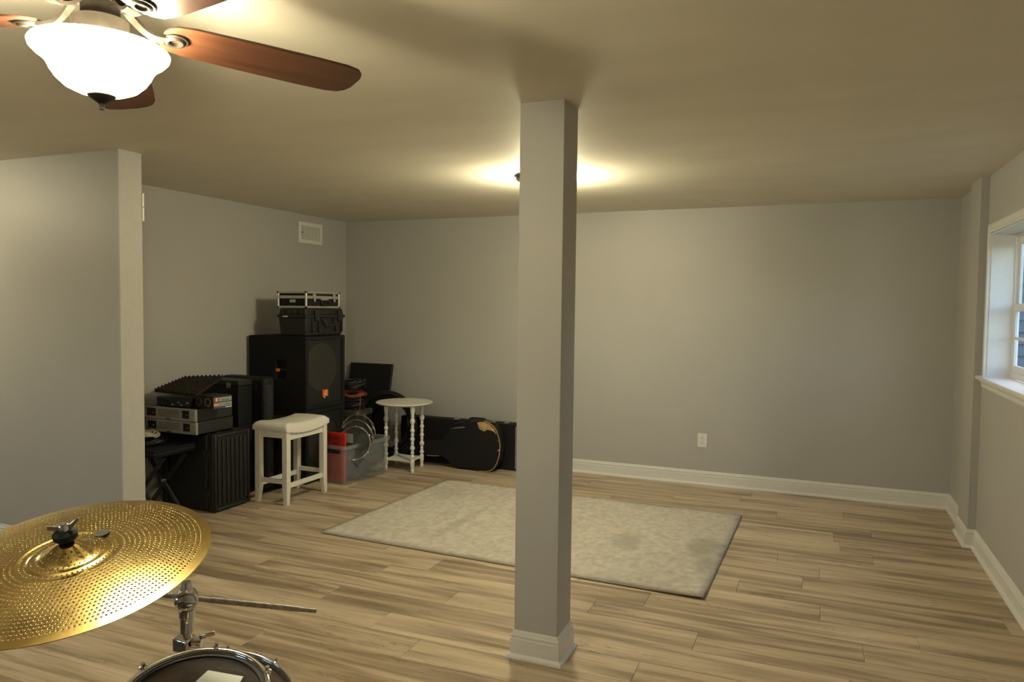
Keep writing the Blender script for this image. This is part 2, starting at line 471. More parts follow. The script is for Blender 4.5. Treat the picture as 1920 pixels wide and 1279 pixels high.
floor = struct(MB().box(XF - WT, XR + WT, YF - WT, YB + WT, -0.12, -0.005).build('floor', M_sub))
PW, PL = 0.189, 1.21
seeds = {0: -1.57, 1: -0.637, -1: -2.25, 2: -2.258, 3: -0.455, 4: 0.229, 5: -0.75, 6: 0.057, 7: 0.864}
def plank(x0, x1, y0, y1):
    cx, cy = (x0 + x1) / 2, (y0 + y1) / 2
    g, b, t = 0.0006, 0.0022, -0.0045
    a0, a1, c0, c1 = x0 - cx + g, x1 - cx - g, y0 - cy + g, y1 - cy - g
    vs = [(a0, c0, t), (a1, c0, t), (a1, c1, t), (a0, c1, t),
          (a0, c0, -b * .6), (a1, c0, -b * .6), (a1, c1, -b * .6), (a0, c1, -b * .6),
          (a0 + b, c0 + b, 0), (a1 - b, c0 + b, 0), (a1 - b, c1 - b, 0), (a0 + b, c1 - b, 0)]
    fs = [(0, 3, 2, 1), (8, 9, 10, 11)]
    for k in range(4):
        l = (k + 1) % 4
        fs += [(k, l, 4 + l, 4 + k), (4 + k, 4 + l, 8 + l, 8 + k)]
    key = (round(x1 - x0, 3), round(y1 - y0, 3))
    if key not in PM:
        me = bpy.data.meshes.new('plank'); me.from_pydata(vs, [], fs); me.materials.append(M_wood); PM[key] = me
    o = bpy.data.objects.new('plank', PM[key]); COL.objects.link(o)
    o.location = (cx, cy, 0); o.parent = floor
PM = {}
for k in range(-12, 20):
    y0 = 2.594 + PW * k; y1 = min(y0 + PW, YB)
    if y1 - y0 < 0.01: continue
    s0 = seeds.get(k, random.uniform(0, PL))
    lo = XL if y1 > 3.0 else XF
    x = s0 - math.ceil((s0 - lo) / PL) * PL
    while x < XR:
        a, c = max(x, lo), min(x + PL, XR)
        if c - a > 0.02: plank(a, c, y0, y1)
        x += PL

ceiling = struct(MB().box(XF - WT, XR + WT, YF - WT, YB + WT, H, H + 0.12).build('ceiling', M_ceil))
struct(MB().box(XL - WT, XR + WT, YB, YB + WT, 0, H).build('wall_back', M_wall))
struct(MB().box(XL - WT, XL, 3.022, YB, 0, H).build('wall_left', M_wall))
struct(MB().box(XF, -3.523, 2.882, 3.022, 0, H).build('wall_partition', M_wall))
struct(MB().box(XF - WT, XF, YF, 3.022, 0, H).build('wall_far_left', M_wall))
wf_ = MB(); xs = XF - WT
for a, c in WINF:
    wf_.box(xs, a, YF - WT, YF, 0, H); wf_.box(a, c, YF - WT, YF, 0, WZ0 - 0.012); wf_.box(a, c, YF - WT, YF, WZ1, H); xs = c
wf_.box(xs, XR + WT, YF - WT, YF, 0, H)
struct(wf_.build('wall_front', M_wall))
wr = MB()
ys = YF
for a, c in sorted(WIN):
    wr.box(XR, XR + WT, ys, a, 0, H); wr.box(XR, XR + WT, a, c, 0, WZ0 - 0.012); wr.box(XR, XR + WT, a, c, WZ1, H); ys = c
wr.box(XR, XR + WT, ys, YB, 0, H)
struct(wr.build('wall_right', M_wall))
struct(MB().box(0.908, XR, 5.27, 5.60, 0, H).build('wall_pilaster', M_wall))
# jamb board on the end of the partition, with the hinge leaf left on its far edge
jamb = struct(MB().box(-3.523, -3.511, 2.879, 3.024, 0, H).build('trim_1', mat('painted_jamb', (0.50, 0.49, 0.46), 0.5, var=0.03)))
hp_ = MB().box(-3.519, -3.508, 3.0245, 3.037, 1.927, 2.082)
hp_.build('hinge_leaf', M_trim, jamb, bevel=0.001)
MB().lathe([(0.004, 0), (0.004, 0.0015), (0.0, 0.002)], (-3.508, 3.031, 2.005), 10, Matrix.Rotation(PI/2, 3, 'Y')).build('screw', M_steel, jamb)

BASE = [(0, 0), (0.027, 0), (0.027, 0.006), (0.024, 0.013), (0.019, 0.018), (0.013, 0.020), (0.013, 0.081), (0.0085, 0.084), (0.0085, 0.089),
        (0.0115, 0.091), (0.0115, 0.097), (0.007, 0.100), (0.0055, 0.107), (0.003, 0.114), (0, 0.116)]
struct(MB().sweep([(XR, YF), (XR, 5.27), (0.908, 5.27), (0.908, 5.60), (XR, 5.60), (XR, YB), (XL, YB), (XL, 3.03)], BASE).build('baseboard_back', M_trim, smooth=True, angle=14))
struct(MB().sweep([(-3.511, 2.879), (XF, 2.879)], BASE).build('baseboard_left', M_trim, smooth=True, angle=14))

# column
column = struct(MB().box(-1.138, -0.948, 2.802, 2.980, 0, H).build('column', M_wall, bevel=0.002))
MB().sweep([(-0.948, 2.802), (-1.138, 2.802), (-1.138, 2.980), (-0.948, 2.980)], BASE, closed=True).build('base_trim', M_trim, column, smooth=True, angle=14)

# windows (double hung, deep white reveal, stool and apron)
def window(n, y0, y1):
    X0, X1 = XR, XR + 0.117
    w = struct(MB().box(X1, X1 + 0.03, y0, y1, WZ0, WZ0 + 0.035).box(X1, X1 + 0.03, y0, y1, WZ1 - 0.03, WZ1)
               .box(X1, X1 + 0.03, y0, y0 + 0.03, WZ0 + 0.035, WZ1 - 0.03).box(X1, X1 + 0.03, y1 - 0.03, y1, WZ0 + 0.035, WZ1 - 0.03)
               .build('window_%d' % n, M_trim, bevel=0.002))
    MB().box(X0 - 0.002, X1, y0, y0 + 0.012, WZ0, WZ1).box(X0 - 0.002, X1, y1 - 0.012, y1, WZ0, WZ1).box(X0 - 0.002, X1, y0 + 0.012, y1 - 0.012, WZ1 - 0.012, WZ1).build('jamb_lining', M_trim, w)
    c = MB()
    cp = [(0, 0), (0.018, 0.0), (0.020, 0.012), (0.014, 0.018), (0.012, 0.040), (0.016, 0.048), (0.010, 0.056), (0, 0.060)]
    def run(pts):   # mitred casing around three sides: pts in (y, z), profile (proud, outward)
        rows = []
        for (y, z, oy, oz) in pts:
            rows.append([(X0 - p, y + q * oy, z + q * oz) for p, q in cp])
        k = len(cp); vs = [v for r in rows for v in r]; fs = []
        for i in range(len(rows) - 1):
            for a in range(k - 1): fs.append((i*k+a, i*k+a+1, (i+1)*k+a+1, (i+1)*k+a))
        c.add(vs, fs)
    run([(y1 - 0.004, WZ0, 1, 0), (y1 - 0.004, WZ1 - 0.004, 1, 1), (y0 + 0.004, WZ1 - 0.004, -1, 1), (y0 + 0.004, WZ0, -1, 0)])
    c.build('casing', M_trim, w, smooth=True, angle=25)
    MB().box(X0 - 0.045, X1, y0 - 0.085, y1 + 0.085, WZ0 - 0.022, WZ0).build('sill', M_trim, w, bevel=0.005)
    ap = [(X0 - p, z) for p, z in ((0, WZ0 - 0.022), (0.026, WZ0 - 0.022), (0.024, WZ0 - 0.035), (0.014, WZ0 - 0.045), (0.012, WZ0 - 0.068), (0, WZ0 - 0.075))]
    MB().prism(ap, lambda u, v, d: (u, d, v), y0 - 0.07, y1 + 0.07).build('apron', M_trim, w, smooth=True, angle=25)
    mid = 1.50
    for nm, za, zb, xx in (('upper_sash', mid - 0.02, WZ1 - 0.03, X1 + 0.016), ('lower_sash', WZ0 + 0.035, mid + 0.02, X1 + 0.002)):
        ya, yb = y0 + 0.03, y1 - 0.03; t = 0.042
        s = MB().box(xx, xx + 0.014, ya, yb, za, za + t).box(xx, xx + 0.014, ya, yb, zb - t, zb).box(xx, xx + 0.014, ya, ya + t, za + t, zb - t).box(xx, xx + 0.014, yb - t, yb, za + t, zb - t).build(nm, M_trim, w, bevel=0.002)
        MB().box(xx + 0.005, xx + 0.008, ya + t, yb - t, za + t, zb - t).build('pane', M_pane, s)
        if nm == 'lower_sash':
            zm = (za + zb) / 2
            MB().box(xx + 0.001, xx + 0.004, ya + t, yb - t, zm - 0.008, zm + 0.008).build('muntin', M_trim, s)
    # daylight sampling helper for the renderer (a portal gives off no light of its own)
    ld = bpy.data.lights.new('window_portal', 'AREA'); ld.shape = 'RECTANGLE'
    ld.size = WZ1 - WZ0; ld.size_y = y1 - y0; ld.cycles.is_portal = True
    lo = bpy.data.objects.new('window_portal', ld); COL.objects.link(lo)
    lo.location = (XR + WT + 0.02, (y0 + y1) / 2, (WZ0 + WZ1) / 2); lo.rotation_euler = (0, PI / 2, 0); lo.parent = w
    return w
for i, (a, c) in enumerate(WIN): window(i + 1, a, c)
for i, (a, c) in enumerate(WINF):         # the same window turned into the wall behind the camera
    w = window(i + 2, a, c); w.rotation_euler = (0, 0, -PI / 2); w.location = (0, YF + XR, 0)
struct(MB().box(XR + WT + 0.01, 30, -30, 30, 0.3, 0.62).box(-30, XR + WT + 0.01, -30, YF - WT - 0.01, 0.3, 0.62).build('ground', M_grass))

# the neighbouring house that the window looks along
nb = MB().box(1.7, 9.0, 11.02, 11.3, 0.55, 5.2)
for k in range(30): nb.hexa([(1.69, 10.975, 0.62 + k * 0.15), (9.0, 10.975, 0.62 + k * 0.15), (9.0, 11.02, 0.62 + k * 0.15), (1.69, 11.02, 0.62 + k * 0.15)], [(1.69, 11.005, 0.77 + k * 0.15), (9.0, 11.005, 0.77 + k * 0.15), (9.0, 11.02, 0.77 + k * 0.15), (1.69, 11.02, 0.77 + k * 0.15)])
struct(nb.build('wall_neighbour', mat('grey_siding', (0.085, 0.095, 0.105), 0.7, var=0.08)))

# ------------------------------------------------------------------ rug
def rug():
    P = [(-2.901, 3.832), (-0.490, 3.742), (-0.451, 5.361), (-2.828, 5.425)]
    ctr = (-1.68, 4.6, 0)
    t = thing('area_rug', 'faded beige patterned area rug lying on the plank floor behind the column', 'rug', ctr)
    def bl(u, v, z):
        a = Vector(P[0]).lerp(Vector(P[1]), u); b = Vector(P[3]).lerp(Vector(P[2]), u)
        q = a.lerp(b, v); return Vector((q.x, q.y, z))
    m = MB(ctr)
    def top(u, v):   # rounded corners: pull the outermost points in
        q = bl(u, v, 0.011 + 0.0012 * math.sin(u * 9) * math.sin(v * 7))
        if u > 0.9 and v < 0.1: q.z += 0.010 * (1 - v * 10) * (u - 0.9) * 10
        return q
    m.grid(48, 32, top)
    m.build('pile', M_rug, t, smooth=True, solid=0.009)
    e = MB(ctr)
    pts = []
    for (u0, v0, u1, v1) in ((0, 0, 1, 0), (1, 0, 1, 1), (1, 1, 0, 1), (0, 1, 0, 0)):
        for k in range(16):
            s = k / 16; u, v = u0 + (u1 - u0) * s, v0 + (v1 - v0) * s
            q = top(u, v); pts.append((q.x, q.y, q.z - 0.004))
    e.tube(pts, 0.0055, 6, closed=True).build('bound_edge', M_edge, t, smooth=True)
rug()

# ------------------------------------------------------------------ wall fittings
def outlet():
    c = (-0.852, YB, 0.372); off = c
    t = thing('wall_outlet', 'white duplex wall outlet low on the back wall', 'outlet', c)
    MB(off).box(c[0] - 0.039, c[0] + 0.039, YB - 0.006, YB, c[2] - 0.059, c[2] + 0.059).build('cover_plate', M_trim, t, bevel=0.003)
    for dz in (0.02, -0.02):
        pl = []
        for k in range(20):
            a = 2 * PI * k / 20
            pl.append((c[0] + 0.017 * math.cos(a), c[2] + dz + max(-0.012, min(0.012, 0.0155 * math.sin(a)))))
        r = MB(off).prism(pl, lambda u, v, d: (u, d, v), YB - 0.0085, YB - 0.005).build('receptacle', M_trim, t)
        s = MB(off)
        for dx in (-0.006, 0.006): s.box(c[0] + dx - 0.0012, c[0] + dx + 0.0012, YB - 0.0095, YB - 0.008, c[2] + dz - 0.001, c[2] + dz + 0.007)
        s.lathe([(0.0025, 0), (0.0025, 0.0012)], (c[0], YB - 0.0082, c[2] + dz - 0.007), 8, Matrix.Rotation(PI / 2, 3, 'X'))
        s.build('slot', M_slot, r)
    MB(off).lathe([(0.003, 0), (0.003, 0.001)], (c[0], YB - 0.006, c[2]), 8, Matrix.Rotation(PI / 2, 3, 'X')).build('screw', M_alu, t)
outlet()

def vent():
    y0, y1, z0, z1 = 5.49, 5.836, 2.036, 2.231
    c = (XL, (y0 + y1) / 2, (z0 + z1) / 2)
    t = thing('air_vent', 'white slatted air vent high on the left wall near the corner', 'vent', c)
    b = 0.034
    MB(c).box(XL, XL + 0.008, y0, y1, z0, z0 + b).box(XL, XL + 0.008, y0, y1, z1 - b, z1).box(XL, XL + 0.008, y0, y0 + b, z0 + b, z1 - b).box(XL, XL + 0.008, y1 - b + 0.008, y1, z0 + b, z1 - b).build('frame', M_trim, t, bevel=0.002)
    MB(c).box(XL + 0.0005, XL + 0.0015, y0 + b, y1 - b + 0.008, z0 + b, z1 - b).build('duct_opening', M_sub, t)
    n = 14
    for k in range(n):
        y = y0 + b + 0.008 + (y1 - y0 - 2 * b - 0.008) * k / (n - 1)
        M = Matrix.Translation((XL + 0.005, y, 0)) @ Matrix.Rotation(math.radians(38), 4, 'Z')
        MB(c).box(-0.0045, 0.0045, -0.0013, 0.0013, z0 + b, z1 - b, M).build('slat', M_trim, t)
    MB(c).box(XL + 0.006, XL + 0.022, y0 + b + 0.006, y0 + b + 0.012, c[2] - 0.004, c[2] + 0.004).build('damper_lever', M_sub, t)
    for y in (y0 + 0.014, y1 - 0.012):
        MB(c).lathe([(0.004, 0), (0.003, 0.002)], (XL + 0.008, y, c[2]), 8, Matrix.Rotation(PI / 2, 3, 'Y')).build('screw', M_steel, t)
vent()

# ------------------------------------------------------------------ ceiling fan with lit bowl
def fan():
    cx, cy = -1.495, 1.185; off = (cx, cy, H)
    t = thing('ceiling_fan', 'bronze ceiling fan with mahogany blades and a lit frosted glass bowl', 'ceiling fan', off)
    C = lambda z: (cx, cy, z)
    MB(off).lathe([(0.085, H), (0.088, H - 0.01), (0.095, H - 0.03), (0.125, H - 0.05), (0.130, H - 0.09), (0.118, H - 0.125), (0.085, H - 0.145), (0.0, H - 0.147)], (cx, cy, 0), 40).build('motor_housing', M_bronze, t, smooth=True)
    MB(off).lathe([(0.0, 2.156), (0.064, 2.156), (0.068, 2.150), (0.066, 2.142), (0.050, 2.136), (0.0, 2.136)], (cx, cy, 0), 40).build('flywheel', M_bronze, t, smooth=True, angle=30)
    sw = MB(off).lathe([(0.040, 2.136), (0.040, 2.095), (0.0, 2.095)], (cx, cy, 0), 32).build('switch_housing', M_collar, t, smooth=True)
    MB(off).lathe([(0.058, 2.098), (0.0585, 2.100), (0.057, 2.100), (0.055, 2.060), (0.056, 2.058), (0.058, 2.060)], (cx, cy, 0), 40, closed=True).build('fitter_collar', M_collar, t, smooth=True)
    MB(off).cyl(C(2.10), C(1.94), 0.006, n=10).build('centre_rod', M_steel, t, smooth=True)
    z = 2.04
    prof = [(0.132, 0.003), (0.1385, 0.001), (0.1415, -0.004), (0.1395, -0.012), (0.129, -0.023), (0.115, -0.033), (0.107, -0.044), (0.101, -0.057), (0.091, -0.072), (0.074, -0.088), (0.050, -0.099), (0.025, -0.104), (0.008, -0.105)]
    inner = [(r - 0.004, dz + 0.003) for r, dz in reversed(prof)]
    MB(off).lathe([(r, z + dz) for r, dz in prof + inner], (cx, cy, 0), 64, closed=True).build('glass_bowl', M_bowl, t, smooth=True, angle=60)
    MB(off).lathe([(0.0, z - 0.1065), (0.029, z - 0.1035), (0.0295, z - 0.106), (0.024, z - 0.111), (0.015, z - 0.117), (0.008, z - 0.122), (0.0058, z - 0.125), (0.0055, z - 0.136), (0.0, z - 0.137)], (cx, cy, 0), 28).build('finial', M_bronze, t, smooth=True)
    R0, R1, ZB = 0.128, 0.632, 2.098
    out = []
    for x, w in ((0.0, 0.020), (0.006, 0.036), (0.022, 0.050), (0.06, 0.058), (0.20, 0.064), (0.36, 0.067), (0.44, 0.066), (0.475, 0.059), (0.492, 0.045), (0.500, 0.024)):
        out.append((x * (R1 - R0) / 0.5, w * 1.15))
    poly = [(x, w) for x, w in out] + [(x, -w) for x, w in reversed(out)]
    for k in range(5):
        a = math.radians(63 + 72 * k)
        sag = 0.0503 * math.cos(a) - 0.0346 * math.sin(a)      # the rotor hangs a few degrees out of level
        M = Matrix.Translation((cx, cy, ZB)) @ Matrix.Rotation(a, 4, 'Z') @ Matrix.Rotation(-sag, 4, 'Y') @ Matrix.Rotation(math.radians(-11), 4, 'X')
        b = MB((0, 0, 0)).prism(poly, lambda u, v, d: (R0 + u, v, d), -0.003, 0.003).build('fan_blade', M_blade, None, bevel=0.0012)
        b.parent = t; b.matrix_local = Matrix.Translation(-Vector(off)) @ M
        def sub(mb, nm, mt):
            o = mb.build(nm, mt, None, smooth=True, angle=50); o.parent = b; return o
        # blade iron: arm sweeping out of the flywheel to a ringed medallion under the blade
        arm = MB(); n = 10; vs = []; fs = []
        for i in range(n + 1):
            s = i / n; x = 0.050 + 0.084 * s
            zc = 0.046 * (1 - s) ** 1.6 - 0.010 * math.sin(s * PI) - 0.006 * s
            w = 0.011 + 0.006 * abs(1 - 2 * s); h = 0.0045
            vs += [(x, -w, zc - h), (x, w, zc - h), (x, w, zc + h), (x, -w, zc + h)]
        for i in range(n):
            for q in range(4): fs.append((i*4+q, i*4+(q+1) % 4, (i+1)*4+(q+1) % 4, (i+1)*4+q))
        fs += [(0, 1, 2, 3), (n*4+3, n*4+2, n*4+1, n*4)]
        arm.add(vs, fs); sub(arm, 'blade_iron', M_collar)
        ring = MB()
        ring.lathe([(0.0125, -0.0055), (0.0135, -0.0105), (0.0175, -0.0125), (0.022, -0.010), (0.0235, -0.0075), (0.028, -0.0085), (0.0305, -0.0065), (0.0305, -0.0035), (0.012, -0.0035)], (0.157, 0, 0), 28, closed=True)
        sub(ring, 'medallion', M_bronze)
    # bulbs inside the open bowl
    for k in range(2):
        a = math.radians(20 + 180 * k)
        ld = bpy.data.lights.new('fan_bulb', 'POINT'); ld.color = LAMP; ld.energy = FAN_BULB; ld.shadow_soft_size = 0.03
        lo = bpy.data.objects.new('fan_bulb', ld); COL.objects.link(lo)
        lo.location = (0.030 * math.cos(a), 0.030 * math.sin(a), 1.980 - H); lo.parent = t
fan()

def ceiling_lamp(cx, cy, label, glass):
    off = (cx, cy, H)
    t = thing('ceiling_light', label, 'ceiling light', off)
    MB(off).lathe([(0.075, H), (0.080, H - 0.006), (0.178, H - 0.014), (0.186, H - 0.018), (0.184, H - 0.024), (0.168, H - 0.034), (0.150, H - 0.046), (0.142, H - 0.046), (0.0, H - 0.040)], (cx, cy, 0), 48).build('pan', M_bronze, t, smooth=True, angle=35)
    MB(off).lathe([(0.140, H - 0.047), (0.147, H - 0.065), (0.149, H - 0.098), (0.142, H - 0.135), (0.120, H - 0.170), (0.080, H - 0.194), (0.035, H - 0.205), (0.0, H - 0.207)], (cx, cy, 0), 48).build('glass_dome', glass, t, smooth=True)
    MB(off).lathe([(0.0, H - 0.205), (0.014, H - 0.207), (0.010, H - 0.219), (0.004, H - 0.229), (0.0, H - 0.232)], (cx, cy, 0), 16).build('finial', M_bronze, t, smooth=True)
ceiling_lamp(-1.613, 4.402, 'flush ceiling light with dark bronze pan, mostly hidden behind the column', M_dome)
ceiling_lamp(-5.25, 2.05, 'flush ceiling light with dark bronze pan, beside the partition wall left of the view', M_dome2)

# ------------------------------------------------------------------ loudspeakers in the corner
def subwoofer(z0, label, badge):
    x0, x1, y0, y1, h = -4.385, -3.80, 4.815, 5.345, 0.602
    off = ((x0 + x1) / 2, (y0 + y1) / 2, z0); z1 = z0 + h
    t = thing('subwoofer', label, 'speaker', off, 'stacked black subwoofers')
    w = 0.022
    # cabinet: shell with open front and a handle well in the side that faces the room
    c = MB(off)
    hx0, hx1, hz0, hz1 = -4.108, -3.995, z0 + 0.245, z0 + 0.41
    c.box(x0, x1, y1 - w, y1, z0, z1).box(x0, x1, y0 + w, y1 - w, z0, z0 + w).box(x0, x1, y0 + w, y1 - w, z1 - w, z1).box(x0, x0 + w, y0 + w, y1 - w, z0 + w, z1 - w)
    c.holed(x0, x1, z0, z1, hx0, hx1, hz0, hz1, y0, y0 + w)
    c.build('cabinet', M_carpet, t, bevel=0.004)
    hd = MB(off).box(hx0, hx1, y0 + 0.05, y0 + 0.055, hz0, hz1).box(hx0, hx0 + 0.004, y0 + 0.004, y0 + 0.05, hz0, hz1).box(hx1 - 0.004, hx1, y0 + 0.004, y0 + 0.05, hz0, hz1).box(hx0, hx1, y0 + 0.004, y0 + 0.05, hz1 - 0.004, hz1).box(hx0, hx1, y0 + 0.004, y0 + 0.05, hz0, hz0 + 0.004)
    hd = hd.build('handle_cup', M_dark, t)
    MB(off).box(hx0 + 0.004, hx1 - 0.004, y0 + 0.006, y0 + 0.024, (hz0 + hz1) / 2 - 0.012, (hz0 + hz1) / 2 + 0.008).build('grip', M_black, hd, bevel=0.004)
    if badge:
        MB(off).box(hx0 + 0.006, hx0 + 0.042, y0 + 0.002, y0 + 0.006, (hz0 + hz1) / 2 - 0.018, (hz0 + hz1) / 2 + 0.008).build('side_tag', M_badge, hd)
    # baffle, recessed woofer and grille
    by, bz = (y0 + y1) / 2 - 0.02, z0 + 0.338
    bf = MB(off); n = 48; R = 0.195
    xb = x1 - 0.034
    vs, fs = [], []
    for k in range(n):
        a = 2 * PI * k / n; ca, sa = math.cos(a), math.sin(a)
        vs.append((xb, by + R * ca, bz + R * sa))
        m_ = max(abs(ca), abs(sa))
        yy = max(y0 + w, min(y1 - w, by + ca / m_ * 0.26)); zz = max(z0 + w, min(z1 - w, bz + sa / m_ * 0.33))
        vs.append((xb, yy, zz))
    for k in range(n):
        l = (k + 1) % n; fs.append((2*k, 2*l, 2*l+1, 2*k+1))
    bf.add(vs, fs); bf.build('baffle', M_tolex, t)
    Rx = Matrix.Rotation(PI / 2, 3, 'Y')
    wf = MB(off).lathe([(0.205, 0.004), (0.200, 0.010), (0.190, 0.012), (0.178, 0.010), (0.170, -0.002), (0.158, -0.004), (0.098, -0.070)], (xb, by, bz), 48, Rx)
    wf = wf.build('woofer', M_woofer, t, smooth=True, angle=30)
    MB(off).lathe([(0.098, -0.071), (0.085, -0.086), (0.062, -0.090), (0.058, -0.075), (0.035, -0.066), (0.0, -0.062)], (xb, by, bz), 40, Rx).build('dust_cap', M_cap, wf, smooth=True, angle=30)
    g = MB(off).box(x1 - 0.010, x1 - 0.008, y0 + 0.030, y1 - 0.030, z0 + 0.030, z1 - 0.030).build('grille', M_grille, t)
    f = MB(off); o_, i_ = 0.001, 0.034
    f.box(x1 - 0.012, x1 + 0.004, y0 + o_, y0 + i_, z0 + o_, z1 - o_).box(x1 - 0.012, x1 + 0.004, y1 - i_, y1 - o_, z0 + o_, z1 - o_)
    f.box(x1 - 0.012, x1 + 0.004, y0 + i_, y1 - i_, z0 + o_, z0 + i_).box(x1 - 0.012, x1 + 0.004, y0 + i_, y1 - i_, z1 - i_, z1 - o_)
    f.build('grille_frame', M_tolex, t, bevel=0.004)
    if badge:
        b = MB(off).box(x1 - 0.008, x1 + 0.004, 5.037, 5.106, z0 + 0.094, z0 + 0.150).build('badge', M_badge, t, bevel=0.002)
        F = frame_mat((x1 + 0.0045, 5.071, z0 + 0.113), (0, 1, 0), (0, 0, 1))
        text_part('JBL', 'lettering', 0.026, M_print, b, F, off)
        # the small exclamation emblem above the letters
        MB(off).prism([(-0.005, 0.0), (0.005, 0.0), (0.007, 0.018), (-0.003, 0.018)], lambda u, v, d: (x1 + d, 5.071 + u, z0 + 0.127 + v), 0.004, 0.005).build('emblem', M_print, b)
        MB(off).box(x1 + 0.001, x1 + 0.005, 5.048, 5.062, z0 + 0.082, z0 + 0.092).build('logo_dot', M_print, t)
subwoofer(0.0, 'lower black subwoofer on the floor, hidden behind the white stool', False)
subwoofer(0.604, 'upper black subwoofer with round grey cone and orange badge, carrying two cases', True)

# hard moulded case on the subwoofer
def hard_case():
    x0, x1, y0, y1, z0, z1 = -4.11, -3.83, 4.855, 5.375, 1.2065, 1.437
    off = ((x0 + x1) / 2, (y0 + y1) / 2, z0)
    t = thing('equipment_case', 'black moulded hard case with latches on top of the upper subwoofer', 'case', off)
    zm = z0 + 0.165
    b = MB(off).hexa([(x0 + .012, y0 + .012, z0), (x1 - .012, y0 + .012, z0), (x1 - .012, y1 - .012, z0), (x0 + .012, y1 - .012, z0)],
                     [(x0, y0, zm - .006), (x1, y0, zm - .006), (x1, y1, zm - .006), (x0, y1, zm - .006)])
    b.build('body', M_black, t, bevel=0.012, seg=3)
    MB(off).hexa([(x0, y0, zm + .006), (x1, y0, zm + .006), (x1, y1, zm + .006), (x0, y1, zm + .006)],
                 [(x0 + .010, y0 + .010, z1), (x1 - .010, y0 + .010, z1), (x1 - .010, y1 - .010, z1), (x0 + .010, y1 - .010, z1)]).build('lid', M_black, t, bevel=0.012, seg=3)
    MB(off).box(x0 - .008, x1 + .008, y0 - .008, y1 + .008, zm - .012, zm + .012).build('rim', M_black, t, bevel=0.004)
    for yc in (y0 + 0.13, y1 - 0.075):
        l = MB(off).box(x1 - 0.002, x1 + 0.020, yc - 0.026, yc + 0.026, zm - 0.042, zm + 0.050).build('latch', M_black, t, bevel=0.004)
        MB(off).box(x1 + 0.018, x1 + 0.026, yc - 0.018, yc + 0.018, zm - 0.04, zm - 0.005).build('latch_lever', M_dkgrey, l, bevel=0.003)
        for d in (-0.042, 0.042):
            MB(off).box(x1 - 0.010, x1 + 0.008, yc + d - 0.007, yc + d + 0.007, z0 + 0.03, zm - 0.012).build('rib', M_black, t, bevel=0.003)
    yc = (y0 + y1) / 2 + 0.03
    MB(off).tube([(x1, yc - 0.075, zm - 0.02), (x1 + 0.022, yc - 0.072, zm - 0.05), (x1 + 0.024, yc - 0.055, zm - 0.078), (x1 + 0.024, yc + 0.055, zm - 0.078), (x1 + 0.022, yc + 0.072, zm - 0.05), (x1, yc + 0.075, zm - 0.02)], 0.009, 8).build('handle', M_dkgrey, t, smooth=True)
    for k in range(4):
        xx = x0 + 0.045 + k * 0.062
        MB(off).box(xx - 0.006, xx + 0.006, y0 - 0.005, y0 + 0.012, zm + 0.012, z1 - 0.014).build('rib', M_black, t, bevel=0.003)
    MB(off).box(x0 + 0.055, x0 + 0.105, y0 - 0.010, y0 - 0.008, zm - 0.008, zm + 0.002).build('name_plate', M_print, t)
hard_case()

